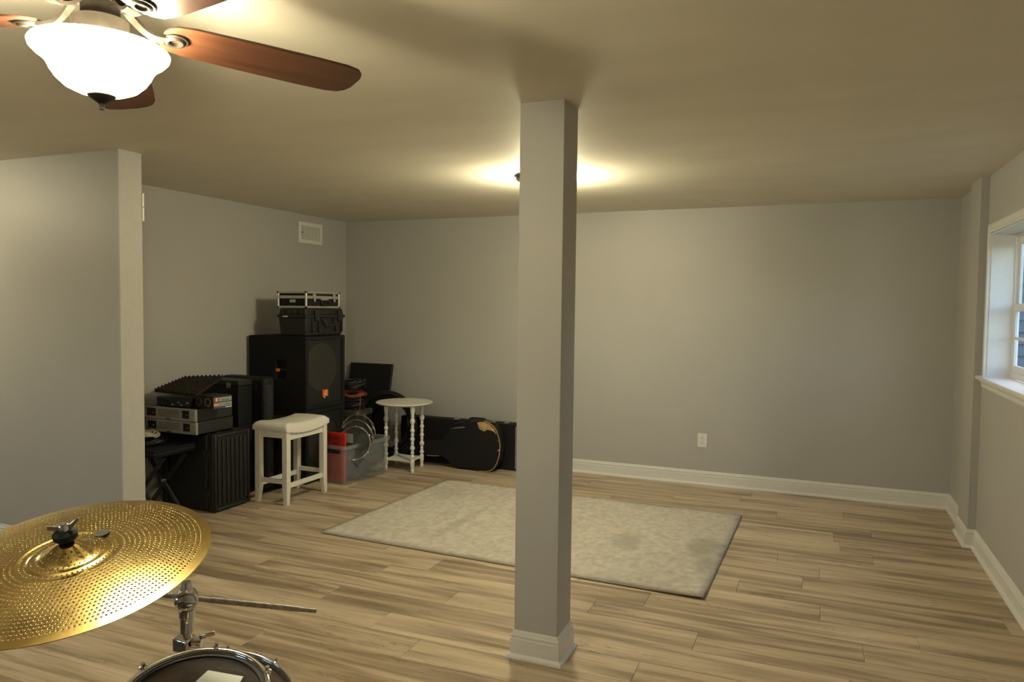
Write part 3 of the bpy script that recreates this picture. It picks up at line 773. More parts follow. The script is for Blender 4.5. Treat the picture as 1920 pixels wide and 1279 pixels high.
def flight_case():
    x0, x1, y0, y1, z0, z1 = -4.145, -3.85, 4.886, 5.342, 1.4385, 1.576
    off = ((x0 + x1) / 2, (y0 + y1) / 2, z0)
    t = thing('flight_case', 'black briefcase sized case with silver aluminium edges, topmost of the stack', 'case', off)
    zs = z0 + 0.092
    MB(off).box(x0 + .004, x1 - .004, y0 + .004, y1 - .004, z0 + .003, zs - .002).build('body', M_tolex, t)
    MB(off).box(x0 + .004, x1 - .004, y0 + .004, y1 - .004, zs + .002, z1 - .003).build('lid', M_tolex, t)
    e = 0.017
    for nm, za, zb in (('bottom_edging', z0, z0 + e), ('middle_edging', zs - 0.014, zs + 0.010), ('top_edging', z1 - e, z1)):
        m = MB(off)
        m.box(x0, x1, y0, y0 + 0.006, za, zb).box(x0, x1, y1 - 0.006, y1, za, zb).box(x0, x0 + 0.006, y0 + .006, y1 - .006, za, zb).box(x1 - 0.006, x1, y0 + .006, y1 - .006, za, zb)
        m.build(nm, M_alu, t, bevel=0.0015)
    for xx in (x0, x1):
        for yy in (y0, y1):
            MB(off).cyl((xx + (0.007 if xx == x0 else -0.007), yy + (0.007 if yy == y0 else -0.007), z0 + 0.012), (xx + (0.007 if xx == x0 else -0.007), yy + (0.007 if yy == y0 else -0.007), z1 - 0.012), 0.0105, n=14).build('corner_post', M_alu, t, smooth=True)
            for zc in (z0 + 0.008, z1 - 0.008):
                MB(off).box(xx - 0.004 if xx == x0 else xx - 0.014, xx + 0.014 if xx == x0 else xx + 0.004, yy - 0.004 if yy == y0 else yy - 0.014, yy + 0.014 if yy == y0 else yy + 0.004, zc - 0.008, zc + 0.008).build('corner_cap', M_black, t, bevel=0.004)
    for yc in (y0 + 0.10, y1 - 0.085):
        l = MB(off).box(x1, x1 + 0.008, yc - 0.018, yc + 0.018, zs - 0.006, zs + 0.026).build('latch', M_alu, t, bevel=0.002)
        MB(off).prism([(-0.014, 0), (0.014, 0), (0.008, -0.036), (-0.008, -0.036)], lambda u, v, d: (x1 + d, yc + u, zs - 0.004 + v), 0.001, 0.011).build('hasp', M_alu, l, bevel=0.0015)
    yc = (y0 + y1) / 2 + 0.01
    MB(off).box(x1, x1 + 0.007, yc - 0.05, yc + 0.05, zs - 0.026, zs - 0.014).build('handle_mount', M_alu, t, bevel=0.002)
    MB(off).tube([(x1 + 0.004, yc - 0.052, zs - 0.022), (x1 + 0.014, yc - 0.052, zs - 0.05), (x1 + 0.016, yc - 0.040, zs - 0.070), (x1 + 0.016, yc + 0.040, zs - 0.070), (x1 + 0.014, yc + 0.052, zs - 0.05), (x1 + 0.004, yc + 0.052, zs - 0.022)], 0.007, 8).build('handle', M_black, t, smooth=True)
    MB(off).box(x0 + 0.13, x0 + 0.185, y0 - 0.004, y0 + 0.004, zs - 0.048, zs - 0.022).build('strap_bracket', M_alu, t, bevel=0.003)
flight_case()

# ------------------------------------------------------------------ rack case, amplifiers and the clutter on them
def rack_case():
    x0, x1, y0, y1, h = -4.34, -3.83, 3.875, 4.215, 0.553
    off = ((x0 + x1) / 2, (y0 + y1) / 2, 0)
    t = thing('rack_case', 'black moulded rack case with vertically ribbed lid on the floor left of the white stool', 'case', off)
    MB(off).box(x0 + 0.06, x1 - 0.075, y0, y1, 0.012, h).build('body', M_black, t, bevel=0.02, seg=3)
    for nm, a, b in (('front_lid', x1 - 0.072, x1), ('rear_lid', x0, x0 + 0.057)):
        l = MB(off).box(a, b - (0.012 if nm == 'front_lid' else 0), y0 - 0.004, y1 + 0.004, 0.008, h + 0.004).build(nm, M_black, t, bevel=0.018, seg=3)
        if nm == 'front_lid':
            m = MB(off); e = 0.022
            m.box(x1 - 0.018, x1, y0, y0 + e, 0.012, h).box(x1 - 0.018, x1, y1 - e, y1, 0.012, h).box(x1 - 0.018, x1, y0 + e, y1 - e, 0.012, 0.012 + e).box(x1 - 0.018, x1, y0 + e, y1 - e, h - e, h)
            m.build('lid_border', M_black, l, bevel=0.008)
            n = 7
            for k in range(n):
                w = (y1 - y0 - 2 * e) / n; ya = y0 + e + k * w
                MB(off).box(x1 - 0.016, x1 - 0.002, ya + 0.008, ya + w - 0.006, 0.05, h - 0.04).build('rib', M_black, l, bevel=0.006)
    for yy in (y0 + 0.09, y1 - 0.09):
        MB(off).box(x1 - 0.11, x1 - 0.045, yy - 0.022, yy + 0.022, h, h + 0.009).build('latch', M_dkgrey, t, bevel=0.003)
    for zz in (0.14, 0.42):
        MB(off).box(x1 - 0.11, x1 - 0.045, y0 - 0.010, y0, zz - 0.022, zz + 0.022).build('latch', M_dkgrey, t, bevel=0.003)
    for xx in (x0 + 0.1, x1 - 0.1):
        for yy in (y0 + 0.05, y1 - 0.05):
            MB(off).box(xx - 0.025, xx + 0.025, yy - 0.02, yy + 0.02, 0, 0.014).build('foot', M_black, t, bevel=0.004)
rack_case()

def amplifier(z0, dx, label):
    x0, x1, y0, y1 = -4.372 + dx, -3.897 + dx, 3.772, 4.112
    z0 += 0.0015; z1 = z0 + 0.086
    off = ((x0 + x1) / 2, (y0 + y1) / 2, z0)
    t = thing('power_amplifier', label, 'amplifier', off, 'rack amplifiers on the rack case')
    MB(off).box(x0 + 0.02, x1 - 0.004, y0 + 0.012, y1, z0 + 0.001, z1 - 0.001).build('chassis', M_dkgrey, t, bevel=0.002)
    # front panel with two vent windows and a central grid
    f = MB(off); yf, yb = y0 - 0.004, y0 + 0.012
    b = 0.013
    f.box(x0, x1, yf, yb, z1 - b, z1).box(x0, x1, yf, yb, z0, z0 + b + 0.004)
    xs = [x0, x0 + 0.012, x0 + 0.105, x0 + 0.118, x0 + 0.320, x0 + 0.345, x0 + 0.415, x1]
    for a, c in ((xs[0], xs[1]), (xs[2], xs[3]), (xs[4], xs[5]), (xs[6], xs[7])): f.box(a, c, yf, yb, z0 + b + 0.004, z1 - b)
    f.build('front_panel', M_grey, t, bevel=0.0015)
    gr = MB(off).box(xs[3], xs[4], y0 + 0.006, y0 + 0.010, z0 + b, z1 - b).build('vent_backing', M_dkgrey, t)
    g = MB(off); k = 0
    x = xs[3] + 0.004
    while x < xs[4]: g.box(x, x + 0.005, y0 - 0.002, y0 + 0.006, z0 + b, z1 - b); x += 0.0105
    for zz in (z0 + 0.034, z0 + 0.052): g.box(xs[3], xs[4], y0 - 0.002, y0 + 0.006, zz, zz + 0.004)
    g.build('vent_grid', M_grey, t)
    for a, c in ((xs[1], xs[2]), (xs[5], xs[6])):
        w = MB(off).box(a, c, y0 + 0.007, y0 + 0.011, z0 + b, z1 - b).build('recess', M_dark, t)
        mx_ = (a + c) / 2
        MB(off).cyl((mx_, y0 + 0.008, z0 + 0.042), (mx_, y0 - 0.004, z0 + 0.042), 0.010, n=16).build('gain_knob', M_black, w, smooth=True)
        MB(off).box(mx_ + 0.008, mx_ + 0.012, y0 - 0.001, y0 + 0.007, z0 + 0.036, z0 + 0.046).build('pointer_light', M_grey2, w)
    e = MB(off).box(x1 - 0.017, x1 + 0.001, y0 - 0.007, y0 - 0.003, z0 + 0.001, z1 - 0.001).build('rack_ear', M_alu, t, bevel=0.001)
    MB(off).lathe([(0.011, 0), (0.009, 0.004), (0.0, 0.0055)], (x1 - 0.026, y0 - 0.004, z1 - 0.013), 14, Matrix.Rotation(PI / 2, 3, 'X')).build('ear_screw', M_alu, t, smooth=True)
    MB(off).box(x0 + 0.20, x0 + 0.245, yf - 0.0012, yf, z0 + 0.004, z0 + 0.011).build('name_strip', M_dkgrey, t)
amplifier(0.5655, 0.006, 'grey fronted rack amplifier, lower of two, lying directly on the ribbed rack case')
amplifier(0.655, 0.0, 'grey fronted rack amplifier, upper of two, under the microphone box')

def prints_box():
    # printed carton with flag stickers on its end
    z0, z1 = 0.7455, 0.832
    x0, x1, y0, y1 = -3.965, -3.782, 3.825, 3.985
    M = Matrix.Translation((-3.86, 3.9, 0)) @ Matrix.Rotation(math.radians(-5), 4, 'Z') @ Matrix.Translation((3.86, -3.9, 0))
    off = ((x0 + x1) / 2, (y0 + y1) / 2, z0)
    t = thing('microphone_carton', 'small black printed carton with flag stickers on its end, on the upper amplifier', 'box', off)
    MB(off).box(x0, x1, y0, y1, z0, z1, M).build('carton', M_ink, t, bevel=0.002)
    for (ya, yb, za, zb, mt, nm) in ((y0 + 0.004, y1 - 0.003, z0 + 0.048, z0 + 0.077, M_grey2, 'label_strip'), (y0 + 0.004, y1 - 0.003, z0 + 0.014, z0 + 0.042, M_grey2, 'label_strip'), (y0 + 0.004, y1 - 0.06, z0 + 0.002, z0 + 0.009, M_blue, 'label_strip'), (y1 - 0.058, y1 - 0.003, z0 + 0.002, z0 + 0.009, M_print, 'label_strip')):
        MB(off).box(x1, x1 + 0.0008, ya, yb, za, zb, M).build(nm, mt, t)
    ya = y0 + 0.008
    for k, mt in enumerate((M_blue, M_print, M_redp)):
        MB(off).box(x1 + 0.0008, x1 + 0.0016, ya + k * 0.012, ya + k * 0.012 + 0.012, z0 + 0.050, z0 + 0.075, M).build('flag_stripe', mt, t)
    for k, mt in enumerate((M_redp, M_yellow, M_redp)):
        h_ = (0.004, 0.014, 0.004)[k]; zz = z0 + 0.017 + (0, 0.004, 0.018)[k]
        MB(off).box(x1 + 0.0008, x1 + 0.0016, ya, ya + 0.036, zz, zz + h_, M).build('flag_stripe', mt, t)
    MB(off).box(x1 + 0.0008, x1 + 0.0015, y0 + 0.07, y0 + 0.135, z0 + 0.056, z0 + 0.059, M).build('text_bar', M_ink, t)
    MB(off).box(x1 + 0.0008, x1 + 0.0015, y0 + 0.10, y0 + 0.14, z0 + 0.024, z0 + 0.027, M).build('text_bar', M_ink, t)
    for k, (cx_, col) in enumerate(((-3.925, (0.30, 0.10, 0.13)), (-3.835, (0.26, 0.25, 0.11)))):
        pts = []
        for i in range(40):
            a = 2 * PI * i / 40; r = 0.026 * (1 + 0.16 * math.cos(5 * a))
            pts.append(M @ Vector((cx_ + r * math.cos(a), y0 - 0.0012, z0 + 0.045 + r * math.sin(a))))
        MB(off).tube(pts, 0.0022, 5, closed=True).build('printed_rosette', mat('rosette_ink_%d' % (k + 1), col, 0.6, var=0.4, scale=60), t)
prints_box()

def small_mixer():
    z0 = 0.7455; x0, x1, y0, y1 = -4.29, -3.985, 3.80, 4.0
    off = ((x0 + x1) / 2, (y0 + y1) / 2, z0)
    t = thing('rack_processor', 'slim black rack unit with a row of buttons beneath the foam panel', 'processor', off)
    MB(off).box(x0, x1, y0, y1, z0, z0 + 0.062).build('chassis', M_black, t, bevel=0.002)
    for r in range(2):
        for k in range(6):
            xa = x1 - 0.165 + k * 0.027
            MB(off).box(xa, xa + 0.021, y0 - 0.003, y0, z0 + 0.010 + r * 0.016, z0 + 0.021 + r * 0.016).build('button', M_dkgrey if (k + r) % 3 else M_grey2, t, bevel=0.001)
    for k in range(3):
        MB(off).cyl((x0 + 0.03 + k * 0.035, y0, z0 + 0.035), (x0 + 0.03 + k * 0.035, y0 - 0.012, z0 + 0.035), 0.009, n=14).build('knob', M_dkgrey, t, smooth=True)
small_mixer()

def foam_panel():
    A, B, C_, D = Vector((-4.22, 3.72, 0.855)), Vector((-3.80, 3.68, 0.848)), Vector((-4.01, 4.138, 0.926)), Vector((-4.36, 4.12, 0.902))
    off = tuple((A + B + C_ + D) / 4)
    t = thing('acoustic_foam_panel', 'charcoal egg crate foam panel draped over the amplifiers', 'foam panel', off)
    n = 54; rows = []
    def base(u, v):
        q = A.lerp(B, u).lerp(D.lerp(C_, u), v)
        return q
    m = MB(off)
    def top(u, v):
        q = base(u, v); q.z += 0.012 + 0.013 * (0.5 + 0.5 * math.cos(2 * PI * u * 9)) * (0.55 + 0.45 * math.cos(2 * PI * v * 9)) ; return q
    def bot(u, v): return base(u, v) + Vector((0, 0, -0.004))
    m.grid(n, n, top); k0 = len(m.v)
    m.grid(n, n, bot)
    N = n + 1
    ring = [i for i in range(N)] + [j * N + n for j in range(1, N)] + [n * N + i for i in range(n - 1, -1, -1)] + [j * N for j in range(n - 1, 0, -1)]
    for a, b in zip(ring, ring[1:] + ring[:1]): m.f.append((a, b, k0 + b, k0 + a))
    o = m.build('foam', M_foam, t, smooth=True, angle=80)
foam_panel()

# flat black case on a folding stand, half hidden by the partition
def folding_stand():
    off = (-4.18, 3.68, 0)
    t = thing('folding_stand', 'folding metal x stand under the flat black case beside the partition', 'stand', off)
    bars = (((-4.385, 3.62, 0.006), (-4.03, 3.62, 0.427)), ((-4.03, 3.596, 0.006), (-4.385, 3.596, 0.427)), ((-4.385, 3.80, 0.006), (-4.03, 3.80, 0.427)), ((-4.03, 3.776, 0.006), (-4.385, 3.776, 0.427)))
    for k, (a, b) in enumerate(bars):
        a, b = Vector(a), Vector(b); d = (b - a).normalized(); s = Vector((d.z, 0, -d.x)) * 0.013; w = Vector((0, 0.009, 0))
        MB(off).hexa([a - s - w, a + s - w, a + s + w, a - s + w], [b - s - w, b + s - w, b + s + w, b - s + w]).build('leg', M_dkgrey, t, bevel=0.002)
    for yy in (3.608, 3.788):
        MB(off).cyl((-4.2075, yy - 0.026, 0.223), (-4.2075, yy + 0.026, 0.223), 0.012, n=14).build('pivot_bolt', M_steel, t, smooth=True)
    for xx in (-4.385, -4.03):
        MB(off).cyl((xx, 3.58, 0.014), (xx, 3.815, 0.014), 0.012, n=10).build('foot_bar', M_black, t, smooth=True)
folding_stand()
def flat_case():
    x0, x1, y0, y1, z0, z1 = -4.40, -3.985, 3.50, 3.855, 0.443, 0.497
    off = ((x0 + x1) / 2, (y0 + y1) / 2, z0)
    t = thing('flat_case', 'flat black padded case lying on the folding stand in front of the amplifiers', 'case', off)
    MB(off).box(x0, x1, y0, y1, z0, z1).build('shell', M_carpet, t, bevel=0.010, seg=3)
    MB(off).box(x0 - 0.001, x1 + 0.001, y0 - 0.001, y1 + 0.001, (z0 + z1) / 2 - 0.003, (z0 + z1) / 2 + 0.003).build('zip', M_dkgrey, t)
    MB(off).tube([(-4.25, y0, 0.47), (-4.25, y0 - 0.02, 0.472), (-4.12, y0 - 0.02, 0.472), (-4.12, y0, 0.47)], 0.006, 6).build('handle', M_black, t, smooth=True)
flat_case()

def coil(name, c, R, n, r, m, label, cat, tilt=(0, 0, 0), stack=0.0, spread=0.012, squash=1.0, seed=1, tail=None, group=None):
    """a loose coil of cable: each turn wanders a little; one continuous tube"""
    rnd = random.Random(seed)
    M = Matrix.Rotation(tilt[2], 3, 'Z') @ Matrix.Rotation(tilt[1], 3, 'Y') @ Matrix.Rotation(tilt[0], 3, 'X')
    pts = []; per = 28
    ph = [(rnd.uniform(0, 6.28), rnd.uniform(-spread, spread), rnd.uniform(-spread, spread), rnd.uniform(-spread, spread)) for _ in range(n + 1)]
    for i in range(n * per + 1):
        k = i / per; j = int(k); s = k - j; j2 = min(j + 1, n); s = s * s * (3 - 2 * s)
        def L(q): return ph[j][q] * (1 - s) + ph[j2][q] * s
        a = 2 * PI * k
        rr = R + L(1) + 0.4 * spread * math.sin(2 * a + ph[j][0])
        p = Vector((rr * math.cos(a) + L(2), (rr * math.sin(a) + L(3)) * squash, stack * (k / n - 0.5) + 0.5 * spread * math.sin(3 * a + ph[0][0]) * 0.6))
        pts.append(Vector(c) + M @ p)
    if tail: pts += [Vector(q) for q in tail]
    mb = MB(c).tube(pts, r, 7)
    o = mb.build(name, m, None, smooth=True)
    return tag(o, label, cat, group)
coil('cable_coil', (-4.20, 3.64, 0.522), 0.105, 6, 0.0055, M_cable, 'loose black cable coil on the flat case in front of the amplifiers', 'cable', stack=0.030, spread=0.02, seed=3)
coil('cable_coil', (-4.215, 3.60, 0.577), 0.095, 4, 0.0055, M_cream, 'cream white cable coil on the flat case beside the partition', 'cable', stack=0.026, spread=0.016, seed=5)

# tall cabinets along the wall
def tall_case(x0, x1, y0, y1, h, label):
    off = ((x0 + x1) / 2, (y0 + y1) / 2, 0)
    t = thing('tall_equipment_case', label, 'case', off)
    MB(off).box(x0, x1, y0, y1, 0.0, h - 0.045).build('body', M_tolex, t, bevel=0.006)
    MB(off).box(x0 - 0.002, x1 + 0.002, y0 - 0.002, y1 + 0.002, h - 0.043, h).build('lid', M_dkgrey, t, bevel=0.008)
    xm = (x0 + x1) / 2
    MB(off).tube([(xm - 0.05, y0 - 0.002, h - 0.12), (xm - 0.046, y0 - 0.018, h - 0.135), (xm, y0 - 0.022, h - 0.15), (xm + 0.046, y0 - 0.018, h - 0.135), (xm + 0.05, y0 - 0.002, h - 0.12)], 0.005, 6).build('handle', M_steel, t, smooth=True)
    MB(off).box(xm + 0.06, xm + 0.10, y0 - 0.006, y0, h - 0.06, h - 0.02).build('latch', M_steel, t, bevel=0.002)
tall_case(-4.385, -4.03, 4.315, 4.46, 0.885, 'tall narrow black case with metal latch behind the foam panel')
def pa_column():
    x0, x1, y0, y1, h = -4.36, -3.92, 4.475, 4.595, 0.90
    off = ((x0 + x1) / 2, (y0 + y1) / 2, 0)
    t = thing('column_speaker', 'tall black rounded cabinet standing between the tall case and the subwoofers', 'speaker', off)
    MB(off).box(x0, x1, y0, y1, 0, h).build('cabinet', M_tolex, t, bevel=0.028, seg=4)
    MB(off).box(x1 - 0.004, x1 + 0.003, y0 + 0.03, y1 - 0.03, 0.06, h - 0.06).build('grille', M_dkgrey, t, bevel=0.002)
    MB(off).box(x0 + 0.26, x0 + 0.36, y0 - 0.004, y0 + 0.002, h - 0.10, h - 0.05).build('handle_recess', M_dark, t, bevel=0.001)
pa_column()
def floor_monitor():
    x0, x1, y0, y1, h = -4.36, -3.875, 4.615, 4.795, 0.56
    off = ((x0 + x1) / 2, (y0 + y1) / 2, 0)
    t = thing('floor_monitor', 'low black speaker cabinet on the floor right behind the white stool', 'speaker', off)
    MB(off).box(x0, x1 - 0.02, y0, y1, 0, h).build('cabinet', M_carpet, t, bevel=0.010, seg=2)
    MB(off).box(x1 - 0.022, x1, y0 + 0.012, y1 - 0.012, 0.02, h - 0.02).build('grille', M_dkgrey, t, bevel=0.006)
    MB(off).box(x0 + 0.30, x0 + 0.36, y0 - 0.003, y0, 0.40, 0.43).build('red_tag', M_redp, t)
floor_monitor()

# box with cables beside the subwoofers, black panel and hanging coil
def storage_trunk():
    x0, x1, y0, y1, h = -4.36, -3.712, 5.40, 5.64, 0.53
    off = ((x0 + x1) / 2, (y0 + y1) / 2, 0)
    t = thing('road_case', 'black road case with metal corners right of the subwoofers, heaped with cables', 'case', off)
    MB(off).box(x0, x1, y0, y1, 0, h - 0.05).build('body', M_tolex, t, bevel=0.004)
    MB(off).box(x0 - 0.002, x1 + 0.002, y0 - 0.002, y1 + 0.002, h - 0.048, h).build('lid', mat('dull_green_lid', (0.05, 0.052, 0.038), 0.55, var=0.2), t, bevel=0.005)
    for zz in (0.02, h - 0.02):
        for yy in (y0, y1):
            MB(off).box(x1 - 0.03, x1 + 0.004, yy - (0.004 if yy == y0 else 0.03), yy + (0.03 if yy == y0 else 0.004), zz - 0.018, zz + 0.024).build('corner_plate', M_steel, t, bevel=0.003)
    MB(off).box(x1 + 0.002, x1 + 0.008, (y0 + y1) / 2 - 0.02, (y0 + y1) / 2 + 0.02, h - 0.09, h - 0.03).build('latch', M_steel, t, bevel=0.002)
storage_trunk()
coil('cable_coil', (-3.845, 5.52, 0.580), 0.100, 7, 0.0075, M_cable, 'thick black cable coil, bottom of the heap on the road case', 'cable', stack=0.075, spread=0.02, squash=0.9, seed=11)
coil('cable_coil', (-3.825, 5.515, 0.672), 0.100, 8, 0.0032, M_orange, 'orange red cable coil in the heap beside the upper subwoofer', 'cable', tilt=(0.12, 0.06, 0.4), stack=0.03, spread=0.022, squash=0.95, seed=12,
     tail=[(-3.72, 5.46, 0.665), (-3.70, 5.44, 0.62), (-3.703, 5.43, 0.54)])
coil('cable_coil', (-3.86, 5.52, 0.752), 0.110, 10, 0.0065, M_cable, 'black cable coil, topmost of the heap beside the upper subwoofer', 'cable', tilt=(0.05, -0.08, 0.2), stack=0.070, spread=0.018, squash=0.9, seed=13)
def audio_snake():
    c = Vector((-3.715, 5.925, 0.337)); pts = []
    rnd = random.Random(21); per = 40; n = 11
    for i in range(n * per):
        k = i / per; a = 2 * PI * k
        R = 0.215 + 0.105 * (0.5 + 0.5 * math.sin(k * 2.4)) + 0.004 * math.sin(3 * a)
        y = 0.036 * math.sin(k * 3.7 + 0.6) + 0.005 * math.sin(2 * a)
        pts.append(c + Vector((R * math.cos(a), y, R * math.sin(a))))
    o = MB(tuple(c)).tube(pts, 0.0115, 7).build('audio_snake', M_cable, None, smooth=True)
    tag(o, 'big upright coil of thick black cable standing behind the white round table', 'cable')
audio_snake()
def black_panel():
    M = Matrix.Translation((-4.085, 6.012, 0.003)) @ Matrix.Rotation(math.radians(-12.3), 4, 'X')
    off = (-4.085, 6.012, 0)
    t = thing('speaker_cover_panel', 'thin black board leaning on the back wall behind the cable heap', 'panel', off)
    MB(off).box(-0.245, 0.245, -0.012, 0.012, 0.0, 0.905, M).build('board', M_black, t, bevel=0.003)
    MB(off).box(-0.235, 0.235, -0.015, -0.012, 0.01, 0.895, M).build('facing', M_tolex, t)
    for xx in (-0.2, 0.2): MB(off).lathe([(0.012, 0), (0.012, 0.004)], tuple(M @ Vector((xx, -0.015, 0.08))), 10, Matrix.Rotation(PI / 2, 3, 'X')).build('peg', M_dkgrey, t)
black_panel()

# ------------------------------------------------------------------ white saddle stool
def stool():
    x0, x1, y0, y1 = -3.815, -3.52, 4.245, 4.72
    off = ((x0 + x1) / 2, (y0 + y1) / 2, 0); cx, cy = off[0], off[1]
    t = thing('saddle_stool', 'white backless stool with padded vinyl saddle seat in front of the black speakers', 'stool', off)
    L, W = (y1 - y0) / 2 + 0.015, (x1 - x0) / 2 + 0.012
    def prof(u, v):
        # u across (x), v along (y); -1..1
        return 0.548 + 0.026 * abs(v) ** 2.2 - 0.004 * u * u
    m = MB(off); n = 28; N = n + 1
    def top(u, v):
        a, b = 2 * u - 1, 2 * v - 1
        e = max(abs(a), abs(b)); edge = max(0, (e - 0.72) / 0.28)
        puff = 0.040 * (1 - edge ** 2.5) + 0.006
        puff -= 0.010 * math.exp(-((a) ** 2 + (b) ** 2) / 0.010) - 0.010 * math.exp(-((a) ** 2 + b ** 2) / 0.25)
        w = 0.0025 * math.sin(23 * b + 3 * a) * edge + 0.0025 * math.sin(31 * a) * edge
        return Vector((cx + a * W * (1 - 0.012 * edge), cy + b * L * (1 - 0.008 * edge), prof(a, b) + puff + w))
    def bot(u, v):
        a, b = 2 * u - 1, 2 * v - 1
        return Vector((cx + a * W * 0.99, cy + b * L * 0.99, prof(a, b) - 0.026 + 0.002 * math.sin(29 * b + 37 * a)))
    m.grid(n, n, top); k0 = len(m.v); m.grid(n, n, bot)
    ring = [i for i in range(N)] + [j * N + n for j in range(1, N)] + [n * N + i for i in range(n - 1, -1, -1)] + [j * N for j in range(n - 1, 0, -1)]
    for a, b in zip(ring, ring[1:] + ring[:1]): m.f.append((a, b, k0 + b, k0 + a))
    m.build('seat_cushion', M_vinyl, t, smooth=True, angle=70)
    MB(off).lathe([(0.009, 0.0), (0.007, 0.005), (0.0, 0.007)], (cx, cy, 0.592), 14).build('tuft_button', M_vinyl, t, smooth=True)
    for sx in (-1, 1):
        for sy in (-1, 1):
            xo = x1 if sx > 0 else x0; yo = y1 if sy > 0 else y0
            w = 0.044
            xi, yi = xo - sx * w, yo - sy * w
            zt = prof(0.9, 0.85) - 0.022
            xt, yt = xo - sx * 0.031, yo - sy * 0.031
            def sq(xa, xb, ya, yb, z): return [(min(xa, xb), min(ya, yb), z), (max(xa, xb), min(ya, yb), z), (max(xa, xb), max(ya, yb), z), (min(xa, xb), max(ya, yb), z)]
            mb = MB(off)
            mb.hexa(sq(xo, xt, yo, yt, 0), sq(xo, xi, yo, yi, 0.13)).hexa(sq(xo, xi, yo, yi, 0.13), sq(xo, xi, yo, yi, zt))
            mb.build('leg', M_white, t, bevel=0.002)
    a = 0.044
    for yy in (y0 + 0.012, y1 - 0.034):
        MB(off).box(x0 + a, x1 - a, yy, yy + 0.022, 0.152, 0.184).build('stretcher', M_white, t, bevel=0.002)
        MB(off).box(x0 + a, x1 - a, yy, yy + 0.022, 0.490, 0.545).build('apron', M_white, t, bevel=0.002)
    for xx in (x0 + 0.011, x1 - 0.033):
        MB(off).box(xx, xx + 0.022, y0 + a, y1 - a, 0.120, 0.154).build('stretcher', M_white, t, bevel=0.002)
        MB(off).box(xx, xx + 0.022, y0 + a, y1 - a, 0.475, 0.525).build('apron', M_white, t, bevel=0.002)
stool()

# ------------------------------------------------------------------ white round spindle table
def side_table():
    c = (-3.405, 5.695, 0); off = c
    t = thing('spindle_table', 'small white round table with turned spindle legs by the back wall', 'table', off)
    ht = 0.605
    MB(off).lathe([(0.0, ht - 0.024), (0.215, ht - 0.024), (0.238, ht - 0.018), (0.248, ht - 0.012), (0.255, ht - 0.008), (0.255, ht - 0.003), (0.250, ht), (0.0, ht)], (c[0], c[1], 0), 64).build('table_top', M_white, t, smooth=True, angle=30)
    feet = [(-3.25, 5.574), (-3.292, 5.815), (-3.532, 5.592), (-3.572, 5.828)]
    sp = [(0.0145, 0.0), (0.016, 0.012), (0.018, 0.022), (0.013, 0.028), (0.016, 0.036), (0.013, 0.044), (0.018, 0.055), (0.019, 0.070), (0.019, 0.108), (0.014, 0.114)]
    z = 0.120
    for r0, L_ in ((0.0205, 0.036), (0.0165, 0.030), (0.0225, 0.048), (0.0155, 0.028), (0.0205, 0.040), (0.0165, 0.030), (0.0205, 0.040), (0.0155, 0.028), (0.0235, 0.056)):
        sp += [(0.012, z), (r0 * 0.88, z + L_ * 0.28), (r0, z + L_ * 0.5), (r0 * 0.88, z + L_ * 0.72), (0.012, z + L_)]
        z += L_ + 0.003
    sp += [(0.0165, z + 0.008), (0.013, z + 0.014), (0.019, z + 0.05), (0.021, ht - 0.03), (0.021, ht - 0.024)]
    sp = sorted([q for q in sp if q[1] <= ht - 0.0239], key=lambda q: q[1])
    for x, y in feet:
        MB(off).lathe(sp, (x, y, 0), 14).build('leg', M_white, t, smooth=True, angle=50)
    # square shelf with hollowed sides between the legs
    cx = sum(f[0] for f in feet) / 4; cy = sum(f[1] for f in feet) / 4
    poly = []
    order = [feet[0], feet[1], feet[3], feet[2]]
    for k in range(4):
        a, b = Vector(order[k]), Vector(order[(k + 1) % 4]); cc = Vector((cx, cy))
        a2 = a + (a - cc) * 0.13; b2 = b + (b - cc) * 0.13
        for i in range(12):
            s = i / 12; q = a2.lerp(b2, s); q = q.lerp(cc, 0.22 * math.sin(s * PI) ** 0.7); poly.append((q.x, q.y))
    MB(off).prism(poly, lambda u, v, d: (u, v, d), 0.080, 0.098).build('shelf', M_white, t, bevel=0.003)
side_table()

